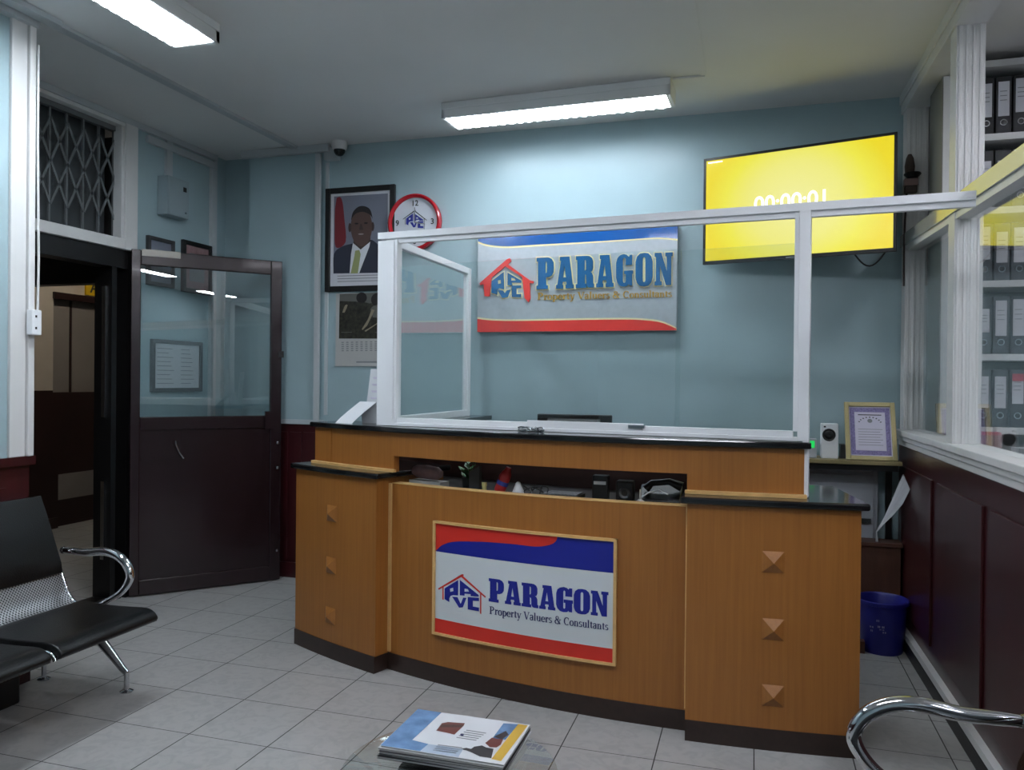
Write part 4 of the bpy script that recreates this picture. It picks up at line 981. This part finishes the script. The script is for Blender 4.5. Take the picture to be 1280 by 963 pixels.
b.build('sheet', ['page_edge', 'photo_dark', 'photo_mid', 'photo_pale', 'hair_black', 'photo_dark', 'print_grey', 'print_dark'], ca, fixn=False)
ck = thing('wall_clock', (-2.485, YB, 2.785), 'round white wall clock with red rim behind the screen post', 'clock')
CR = .218
MB().lathe([(CR - .03, -.028), (CR - .028, -.046), (CR - .012, -.056), (CR - .002, -.048), (CR, -.03), (CR - .004, -.002), (0, -.002)], (-2.485, YB, 2.785), 48, 0, 'y', False).build('rim', 'clock_red', ck)
MB().lathe([(0, -.026), (CR - .026, -.026)], (-2.485, YB, 2.785), 48, 0, 'y', False).build('dial', 'clock_white', ck)
def wx(x, z, s): return Matrix.Translation((x, -.0285, z)) @ Matrix(((1, 0, 0, 0), (0, 0, -1, 0), (0, 1, 0, 0), (0, 0, 0, 1)))
for txt, x, z in (('12', 0, .145), ('3', .145, 0), ('9', -.145, 0), ('6', 0, -.145)):
    text_mesh(txt, .06, 'numeral', 'print_dark', ck, wx(x, z, 1), label='black numeral %s' % txt)
b = MB(); fnK = lambda s, t, o: (-2.485 + (s - .5) * .20, YB - .027 - o, 2.785 + .095 - t * .16)
HI = lambda x, y: (x, y)
logo(b, 1, 0, .001, HI, fnK, lambda x, y: (x / 300, y / 240), 0, 0, .7)
for g in word('PARAGON', .08)[0]: b.art([[(.12 + .76 * x, 1.14 - .13 * y) for x, y in l] for l in g], fnK, 2, 0, .001, 0)
b.build('lettering', ['sign_deep_blue', 'print_dark', 'print_dark'], ck, fixn=False)
b = MB(); b.box(-2.489, -2.481, YB - .032, YB - .030, 2.785, 2.90); b.hexa([(-2.485, YB - .034, 2.781), (-2.40, YB - .034, 2.765), (-2.40, YB - .034, 2.772), (-2.485, YB - .034, 2.790), (-2.485, YB - .032, 2.781), (-2.40, YB - .032, 2.765), (-2.40, YB - .032, 2.772), (-2.485, YB - .032, 2.790)])
b.build('hands', 'print_grey', ck)
sc_ = thing('security_camera', (-3.10, 5.52, 3.35), 'small white dome security camera at the top corner of the back wall', 'security camera')
MB().lathe([(0, 0), (.06, 0), (.062, -.025), (.056, -.055), (.05, -.065), (0, -.066)], (-3.095, 5.505, CZ - .001), 28).build('housing', 'white_paint', sc_)
MB().lathe([(.046, -.062), (.042, -.085), (.028, -.104), (.012, -.112), (0, -.113)], (-3.095, 5.505, CZ - .001), 24).build('dome', 'lens_dark', sc_)

# ------------------------------------------------------------------ LEFT WALL: METER BOX, FRAMES, SOCKET
mb_ = thing('meter_box', (XL + .05, 5.1, 2.80), 'white metal meter box high on the left wall', 'meter box')
MB().box(XL + .001, XL + .10, 4.925, 5.155, 2.81, 3.10).build('case', 'painted_box', mb_, bevel=.004)
MB().box(XL + .10, XL + .104, 4.935, 5.145, 2.82, 3.09).build('cover', 'painted_box', mb_)
MB().box(XL + .104, XL + .106, 5.085, 5.120, 3.01, 3.045).build('dial_window', 'black_plastic', mb_, label='small dark display window')
MB().lathe([(0, .104), (.008, .104), (.008, .109), (0, .11)], (XL, 5.11, 2.85), 12, 0, 'x').build('lock', 'steel', mb_)
def lframe(y0, y1, z0, z1, label, inner, fm, w=.03, lines=False):
    t = thing('framed_certificate', (XL, (y0 + y1) / 2, z0), label, 'certificate', 'framed certificates on the left wall')
    b = MB(); b.box(XL + .001, XL + .03, y0, y0 + w, z0, z1); b.box(XL + .001, XL + .03, y1 - w, y1, z0, z1); b.box(XL + .001, XL + .03, y0 + w, y1 - w, z0, z0 + w); b.box(XL + .001, XL + .03, y0 + w, y1 - w, z1 - w, z1)
    b.build('frame', fm, t, bevel=.003)
    b = MB(); b.box(XL + .012, XL + .016, y0 + w, y1 - w, z0 + w, z1 - w, 0)
    if lines:
        for k in range(9):
            z = z1 - w - .04 - k * .033
            b.box(XL + .016, XL + .0165, y0 + w + .03, y0 + w + .03 + .20 * (.6 + .4 * random.random()), z, z + .005, 1); b.box(XL + .016, XL + .0165, y0 + w + .29, y0 + w + .29 + .16 * (.6 + .4 * random.random()), z, z + .005, 1)
    else: b.box(XL + .016, XL + .0165, y0 + w + .05, y1 - w - .05, z0 + w + .06, z1 - w - .06, 1)
    b.build('document', inner, t)
lframe(4.81, 5.09, 2.27, 2.634, 'grey framed certificate nearer the doorway, topping out above the open door', ['photo_grey', 'print_grey'], 'dark_grey_plastic', .028)
lframe(5.185, 5.53, 2.26, 2.668, 'dark framed certificate nearer the corner, topping out above the open door', ['mauve_cloth', 'print_grey'], 'black_frame', .034)
lframe(4.86, 5.42, 1.475, 1.872, 'grey framed white document seen through the door glass', ['label_white', 'print_grey'], 'dark_grey_plastic', .03, True)
so_ = thing('wall_socket', (XN + .03, 3.2, 1.80), 'white surface socket box on the white corner upright', 'socket')
MB().box(XN + .031, XN + .068, 3.165, 3.225, 1.795, 1.925).build('box', 'aluminium_white', so_, bevel=.005)
b = MB(); b.box(XN + .068, XN + .0695, 3.185, 3.195, 1.885, 1.897); b.box(XN + .068, XN + .0695, 3.185, 3.195, 1.825, 1.837); b.build('slots', 'print_dark', so_)
b = MB(); b.tube([(XN + .038, 3.226, 1.90), (XN + .04, 3.228, 2.2), (XN + .035, 3.222, 2.8), (XN + .036, 3.222, 3.3)], .006, 8); b.build('conduit', 'white_paint', so_)

# ------------------------------------------------------------------ BACK RIGHT CORNER: SHELF TABLE AND CONTENTS
st = thing('console_table', (.3, 5.45, 0), 'narrow pale topped console table in the back right corner', 'table')
MB().box(-.25, .868, 5.29, 5.585, 1.088, 1.113).build('table_top', 'shelf_wood', st, bevel=.003)
for x in (-.24, .815): 
    for y in ((5.33, 5.54) if x < 0 else (5.55,)): MB().box(x, x + .035, y, y + .035, 0, 1.06).build('leg', 'black_frame', st)
MB().box(-.25, .85, 5.32, 5.335, 1.05, 1.088).build('apron', 'black_frame', st)
fcx = thing('framed_certificate', (.70, 5.4, 1.1135), 'gold framed lilac bordered certificate leaning on the console table', 'certificate')
q0, q1 = Vector((.553, 5.315, 1.1135)), Vector((.868, 5.315, 1.1135)); lean = Vector((-.006, .11, .355))
ex = (q1 - q0).normalized(); ey = lean.normalized(); en = ex.cross(ey); CW, CH = .292, lean.length
def fc(s, t, o): return tuple(q0 + ex * (s * CW) + ey * (t * CH) + en * o)
def fbox(b, s0, s1, t0, t1, o0, o1, m=0): b.hexa([fc(s0, t0, o0), fc(s1, t0, o0), fc(s1, t1, o0), fc(s0, t1, o0), fc(s0, t0, o1), fc(s1, t0, o1), fc(s1, t1, o1), fc(s0, t1, o1)], m)
b = MB(); wv = .09; wh = .075
fbox(b, 0, wv, 0, 1, -.012, .012); fbox(b, 1 - wv, 1, 0, 1, -.012, .012); fbox(b, wv, 1 - wv, 0, wh, -.012, .012); fbox(b, wv, 1 - wv, 1 - wh, 1, -.012, .012); b.build('frame', 'gold_frame', fcx, bevel=.003)
b = MB(); fbox(b, wv, 1 - wv, wh, 1 - wh, -.008, .0, 0); fbox(b, wv + .02, 1 - wv - .02, wh + .02, 1 - wh - .02, 0, .0008, 1); fbox(b, .2, .8, .17, .83, .0008, .0016, 2)
for k in range(7): fbox(b, .26, .74 - .05 * (k % 2), .26 + k * .045, .268 + k * .045, .0016, .002, 3)
fbox(b, .27, .73, .775, .79, .0016, .002, 4)
for k in range(9):
    a = math.radians(20 + 140 * k / 8); b.face([fc(.5 + .22 * math.cos(a + d) * r, .62 + .12 * math.sin(a + d) * r, .0018) for d, r in ((-.06, .95), (.06, .95), (.06, 1.1), (-.06, 1.1))], 4)
b.face([fc(.5 + .05 * math.cos(a), .68 + .035 * math.sin(a), .0018) for a in [2 * pi * k / 14 for k in range(14)]], 3)
b.build('document', ['cert_paper', 'lilac', 'cert_paper', 'print_grey', 'print_dark'], fcx)
b = MB(); b.hexa([fc(.45, .55, -.013), fc(.55, .55, -.013), fc(.55, .50, -.013), fc(.45, .50, -.013), (.70, 5.50, 1.114), (.73, 5.50, 1.114), (.73, 5.49, 1.114), (.70, 5.49, 1.114)]); b.build('strut', 'black_frame', fcx)
sp2 = thing('white_speaker', (.46, 5.42, 1.1135), 'white box speaker with a round black cone on the console table', 'speaker')
MB().box(.412, .512, 5.37, 5.46, 1.1135, 1.332).build('cabinet', 'aluminium_white', sp2, bevel=.004)
MB().lathe([(0, -.002), (.016, -.006), (.028, -.002), (.036, -.005), (.040, 0)], (.457, 5.37, 1.262), 28, 0, 'y', False).build('cone', 'black_plastic', sp2)
MB().box(.425, .438, 5.3685, 5.37, 1.308, 1.318).build('badge', 'print_dark', sp2)
ro = thing('network_router', (.36, 5.40, 1.1135), 'small pale device with a green light beside the white speaker', 'device')
MB().box(.315, .385, 5.36, 5.42, 1.1135, 1.235).build('case', 'cabinet_white', ro, bevel=.004)
MB().box(.345, .372, 5.3575, 5.36, 1.178, 1.222).build('status_light', 'led_green', ro, label='glowing green status light')
b = MB(); b.box(.53, .56, 5.40, 5.50, 1.1135, 1.20); b.build('card_holder', 'dark_grey_plastic', label='dark little card holder between the white speaker and the certificate', cat='card holder')
wc = thing('white_cabinet', (.48, 5.55, .46), 'white metal wall cabinet under the console table', 'cabinet')
MB().box(.10, .762, 5.50, YB - .002, .45, 1.045).build('body', 'cabinet_white', wc, bevel=.005)
MB().box(.125, .737, 5.488, 5.50, .48, 1.005).build('door', 'cabinet_white', wc, bevel=.004)
b = MB(); b.box(.60, .72, 5.474, 5.488, .70, .73); b.build('handle', 'dark_grey_plastic', wc)
bb = thing('wooden_crate', (.78, 5.4, 0), 'brown wooden box behind the blue bin', 'crate')
MB().box(.56, .872, 5.335, 5.48, 0, .585).build('body', 'brown_board', bb, bevel=.004)
b = MB(); b.box(.55, .88, 5.325, 5.485, .585, .607); b.build('lid', 'brown_board', bb)
# curled sheet rising from the box
b = MB()
LE_ = [(.728, 5.34, .612), (.73, 5.33, .677), (.768, 5.29, .773), (.805, 5.25, .888), (.831, 5.21, .983), (.852, 5.17, 1.053)]
RE_ = [(.745, 5.345, .612), (.735, 5.33, .673), (.762, 5.29, .724), (.815, 5.25, .797), (.858, 5.21, .872), (.889, 5.17, .965)]
for k in range(5):
    for q in range(4):
        P = [Vector(LE_[k]).lerp(Vector(RE_[k]), q / 4), Vector(LE_[k]).lerp(Vector(RE_[k]), (q + 1) / 4), Vector(LE_[k + 1]).lerp(Vector(RE_[k + 1]), (q + 1) / 4), Vector(LE_[k + 1]).lerp(Vector(RE_[k + 1]), q / 4)]
        e = Vector((0.0006, .001, 0))
        b.hexa(P + [v + e for v in P], 1 if (q in (1, 2) and k > 1) else 0)
b.build('paper_sheet', ['paper_white', 'label_white'], label='curled printed white sheet standing up from the brown box', cat='paper', fixn=False)
bn = thing('waste_bin', (.765, 5.165, 0), 'round blue plastic waste bin beside the partition', 'bin')
MB().lathe([(0, 0), (.112, 0), (.115, .01), (.138, .285), (.148, .288), (.150, .308), (.142, .312), (.134, .30), (.110, .02), (0, .015)], (.745, 5.165, 0), 40).build('tub', 'bin_blue', bn)
b = MB()
for (a0, a1, z, h) in ((-8, 0, .20, .012), (-26, -14, .158, .01), (-4, 16, .165, .012), (-2, 12, .152, .006), (8, 18, .135, .01), (-22, -15, .135, .012)):
    n = 6
    for k in range(n):
        if (k + int(z * 1000)) % 3 == 2: continue
        A_ = [math.radians(-90 - 14 + a0 + (a1 - a0) * (k + e) / n) for e in (0, .75)]
        rr = lambda zz: .1155 + .023 * (zz - .01) / .275 + .0008
        b.face([(.745 + rr(zz) * math.cos(a), 5.165 + rr(zz) * math.sin(a), zz) for a, zz in ((A_[0], z), (A_[1], z), (A_[1], z + h), (A_[0], z + h))])
b.build('lettering', 'bin_print', bn, label='faint pale printing')
b = MB(); b.box(.585, .64, 5.06, 5.11, .0, .07); b.build('floor_block', 'brown_board', label='small brown block on the floor left of the blue bin', cat='block')

# ------------------------------------------------------------------ BENCHES
def bench(mx, cx, yend, label, gap=0.0):
    """row of three steel seats; mx=+1 faces +x, -1 faces -x"""
    T = lambda x, y, z: (x if mx > 0 else cx - x, y + yend, z)
    t = thing('waiting_bench', T(-3.2, -.9, 0), label, 'bench', 'waiting benches')
    prof = [(-3.565, .955), (-3.555, .93), (-3.50, .80), (-3.445, .66), (-3.39, .53), (-3.36, .465), (-3.315, .425), (-3.23, .408), (-3.10, .402), (-2.95, .405), (-2.87, .408), (-2.835, .398), (-2.82, .375)]
    prof = curve(prof, 3); W = .59
    def normals(p):
        out = []
        for k in range(len(p)):
            a = Vector(p[max(k - 1, 0)]); b_ = Vector(p[min(k + 1, len(p) - 1)]); d = (b_ - a).normalized(); out.append(Vector((-d.y, d.x)))
        return out
    N = normals(prof)
    def sheet(b, i0, i1, o0, o1, ya, yb, rnd=False):
        up_ = [Vector(prof[k]) + N[k] * (o1 * (1 if not rnd else math.sin(pi * min(1, .12 + .88 * min((k - i0), (i1 - k)) / 3)) ** .5 if min((k - i0), (i1 - k)) < 2 else 1)) for k in range(i0, i1 + 1)]
        dn = [Vector(prof[k]) + N[k] * o0 for k in range(i0, i1 + 1)]
        pl_ = up_ + dn[::-1]
        b.extrude_profile([tuple(p) for p in pl_], ya, yb, lambda p, y: T(p[0], y, p[1]), 0, True)
    for k in range(3):
        ya, yb = -(k + 1) * .62 + .0 - gap, -k * .62 - .03 - gap
        b = MB(); sheet(b, 0, len(prof) - 1, -.003, .003, ya, yb); b.build('seat_shell', 'perforated_steel', t)
        i_a = 0; i_b = next(i for i, p in enumerate(prof) if p[1] < .60)
        b = MB(); sheet(b, 0, i_b, .004, .034, ya + .012, yb - .012, True); b.build('back_pad', 'black_leather', t, bevel=.008)
        i_c = next(i for i, p in enumerate(prof) if p[0] > -3.305)
        b = MB(); sheet(b, i_c, len(prof) - 1, .004, .036, ya + .008, yb - .008, True); b.build('seat_pad', 'black_leather', t, bevel=.010)
        for yy in (ya + .002, yb - .002):
            b = MB(); b.tube([T(p[0], yy, p[1]) for p in prof], .009, 10); b.build('side_rim', 'chrome', t)
    # armrests
    for ya in (.03, -1.88):
        arm = curve([(-3.455, .672), (-3.40, .672), (-3.30, .672), (-3.20, .684), (-3.12, .672), (-3.06, .635), (-3.03, .58), (-3.045, .53), (-3.09, .48), (-3.16, .435), (-3.24, .39), (-3.29, .36)], 5)
        rr = [.017 + .006 * math.sin(pi * min(1, k / (len(arm) * .75))) for k in range(len(arm))]
        b = MB(); b.tube([T(p[0], ya, p[1]) for p in arm], rr, 14)
        b.lathe([(0, -.02), (.014, -.016), (.021, 0), (.014, .016), (0, .02)], T(-3.457, ya, .672), 12)
        b.build('armrest', 'chrome', t)
    MB().box(min(T(-3.34, 0, 0)[0], T(-3.26, 0, 0)[0]), max(T(-3.34, 0, 0)[0], T(-3.26, 0, 0)[0]), yend - 1.86, yend - .0, .30, .355).build('beam', 'black_plastic', t, bevel=.004)
    for ya in (-.02, -1.80):
        for s, foot in ((1, -3.00), (-1, -3.53)):
            if s > 0: path = [(-3.28, .315), (-3.20, .275), (-3.10, .185), (-3.03, .118), (-3.0, .095)]
            else: path = [(-3.32, .315), (-3.39, .275), (-3.45, .185), (-3.51, .118), (-3.53, .095)]
            b = MB(); b.tube([T(p[0], ya, p[1]) for p in path], [.032, .028, .022, .017, .014], 12)
            b.tube([T(foot, ya, .10), T(foot, ya, .012)], .012, 12); b.lathe([(0, 0), (.03, 0), (.032, .005), (.02, .012), (.012, .014), (0, .014)], T(foot, ya, 0.0005), 18)
            b.build('leg', 'chrome', t)
    return t
bench(1, 0, 3.27, 'black padded steel waiting bench against the left wall')
bench(-1, -2.745, 2.43, 'waiting bench at the lower right of which only a chrome armrest shows', .09)
MB().box(-3.57, -3.38, 2.55, 2.98, 0.0005, .135).build('floor_box', 'black_plastic', label='black box on the floor beneath the left bench', cat='box', bevel=.01)

# ------------------------------------------------------------------ COFFEE TABLE AND MAGAZINES
tx, ty, tz = -.87, 2.245, .405
gt = thing('coffee_table', (tx, ty, 0), 'small round glass coffee table holding magazines', 'table')
MB().lathe([(0, 0), (.324, 0), (.327, .002), (.327, .007), (.324, .009), (0, .009)], (tx, ty, tz - .009), 64).build('glass_top', 'table_glass', gt)
MB().lathe([(0, 0), (.21, 0), (.212, .008), (.05, .022), (.024, .03), (.024, .36), (.05, .378), (.11, .384), (.11, .3955), (0, .3955)], (tx - .05, ty, 0), 40).build('pedestal', 'chrome', gt)
def magazine(z, h, cx, cy, rot, w, d, cover, label):
    t = thing('magazine', (cx, cy, z), label, 'magazine', 'magazines stacked on the glass table')
    c_, s_ = math.cos(rot), math.sin(rot)
    def R(u, v, zz): u -= .5; v -= .5; return (cx + u * w * c_ - v * d * s_, cy + u * w * s_ + v * d * c_, zz)
    def bx(b, u0, u1, v0, v1, z0, z1, m=0): b.hexa([R(u0, v0, z0), R(u1, v0, z0), R(u1, v1, z0), R(u0, v1, z0), R(u0, v0, z1), R(u1, v0, z1), R(u1, v1, z1), R(u0, v1, z1)], m)
    b = MB(); bx(b, .004, .996, .006, .994, z + .0008, z + h - .0008); b.build('pages', 'page_edge', t)
    b = MB(); bx(b, 0, 1, 0, 1, z, z + .0008); bx(b, 0, 1, 0, 1, z + h - .0008, z + h)
    b.build('cover', cover, t)
    return t, R
zz = tz + .0004
stack = [(.007, 'mag_dark', -.905, 2.385, .01, 'lowest magazine of the stack on the glass table'), (.006, 'mag_white', -.90, 2.39, -.01, 'second lowest magazine of the stack on the glass table'),
         (.008, 'mag_dark', -.90, 2.388, .015, 'middle magazine of the stack on the glass table'), (.006, 'page_edge', -.905, 2.392, -.005, 'magazine directly below the top one on the glass table')]
for h, cv, x, y, r, lb in stack:
    magazine(zz, h, x, y, r, .41, .298, cv, lb); zz += h + .0004
t, R = magazine(zz, .006, -.90, 2.392, .0, .405, .290, 'mag_white', 'top magazine with blue sky cover and yellow edge strip on the glass table')
ztop = zz + .006
HM = homog([(145, 372), (760, 478), (885, 268), (330, 198)])
b = MB(); fnM = lambda s, t_, o: R(s, t_, ztop + .0002 + o)
def MA(l, m, k): b.art(maploops([l], HM), fnM, m, 0, .0003 * k, 0)
MA([(145, 372), (330, 402), (372, 366), (296, 346), (440, 213), (330, 198)], 0, 1); MA([(330, 402), (520, 434), (545, 392), (372, 366)], 7, 1)
MA([(690, 446), (742, 458), (872, 272), (822, 264)], 1, 1)
MA([(745, 262), (822, 266), (760, 345), (690, 340)], 0, 1)
MA([(412, 300), (440, 264), (470, 258), (552, 263), (546, 276), (500, 320), (470, 312)], 2, 1); MA([(430, 284), (440, 270), (545, 272), (536, 284)], 6, 2)
MA([(528, 392), (560, 386), (584, 392), (600, 380), (640, 374), (660, 384), (700, 392), (690, 442), (630, 432), (590, 412), (560, 400)], 3, 1); MA([(655, 362), (690, 334), (712, 340), (748, 344), (736, 372), (715, 386), (680, 384)], 2, 2); MA([(700, 330), (760, 300), (775, 320), (740, 345)], 3, 2)
for k in range(5): MA([(560 + k * -12, 295 + k * 9), (660 - k * 12, 310 + k * 9), (657 - k * 12, 314 + k * 9), (557 - k * 12, 299 + k * 9)], 4, 1)
for k in range(4): MA([(420 - k * 8, 368 + k * 9), (540 - k * 10, 384 + k * 9), (537 - k * 10, 388 + k * 9), (417 - k * 8, 372 + k * 9)], 4, 1)
MA(ell(538, 320, 9, 7, 12), 5, 1)
b.build('cover_print', ['mag_sky', 'mag_yellow', 'mag_brown', 'mag_dark', 'print_grey', 'ink_navy', 'skin_light', 'mag_pale'], t, fixn=False)

# ------------------------------------------------------------------ WORLD + VIEW
w = bpy.data.worlds.new('world'); SC.world = w; w.use_nodes = True
w.node_tree.nodes['Background'].inputs[0].default_value = (0.02, 0.02, 0.022, 1); w.node_tree.nodes['Background'].inputs[1].default_value = 0.3
SC.view_settings.view_transform = 'Standard'; SC.view_settings.look = 'None'; SC.view_settings.gamma = 1.0; SC.view_settings.exposure = 0.45
SC.view_settings.use_curve_mapping = False
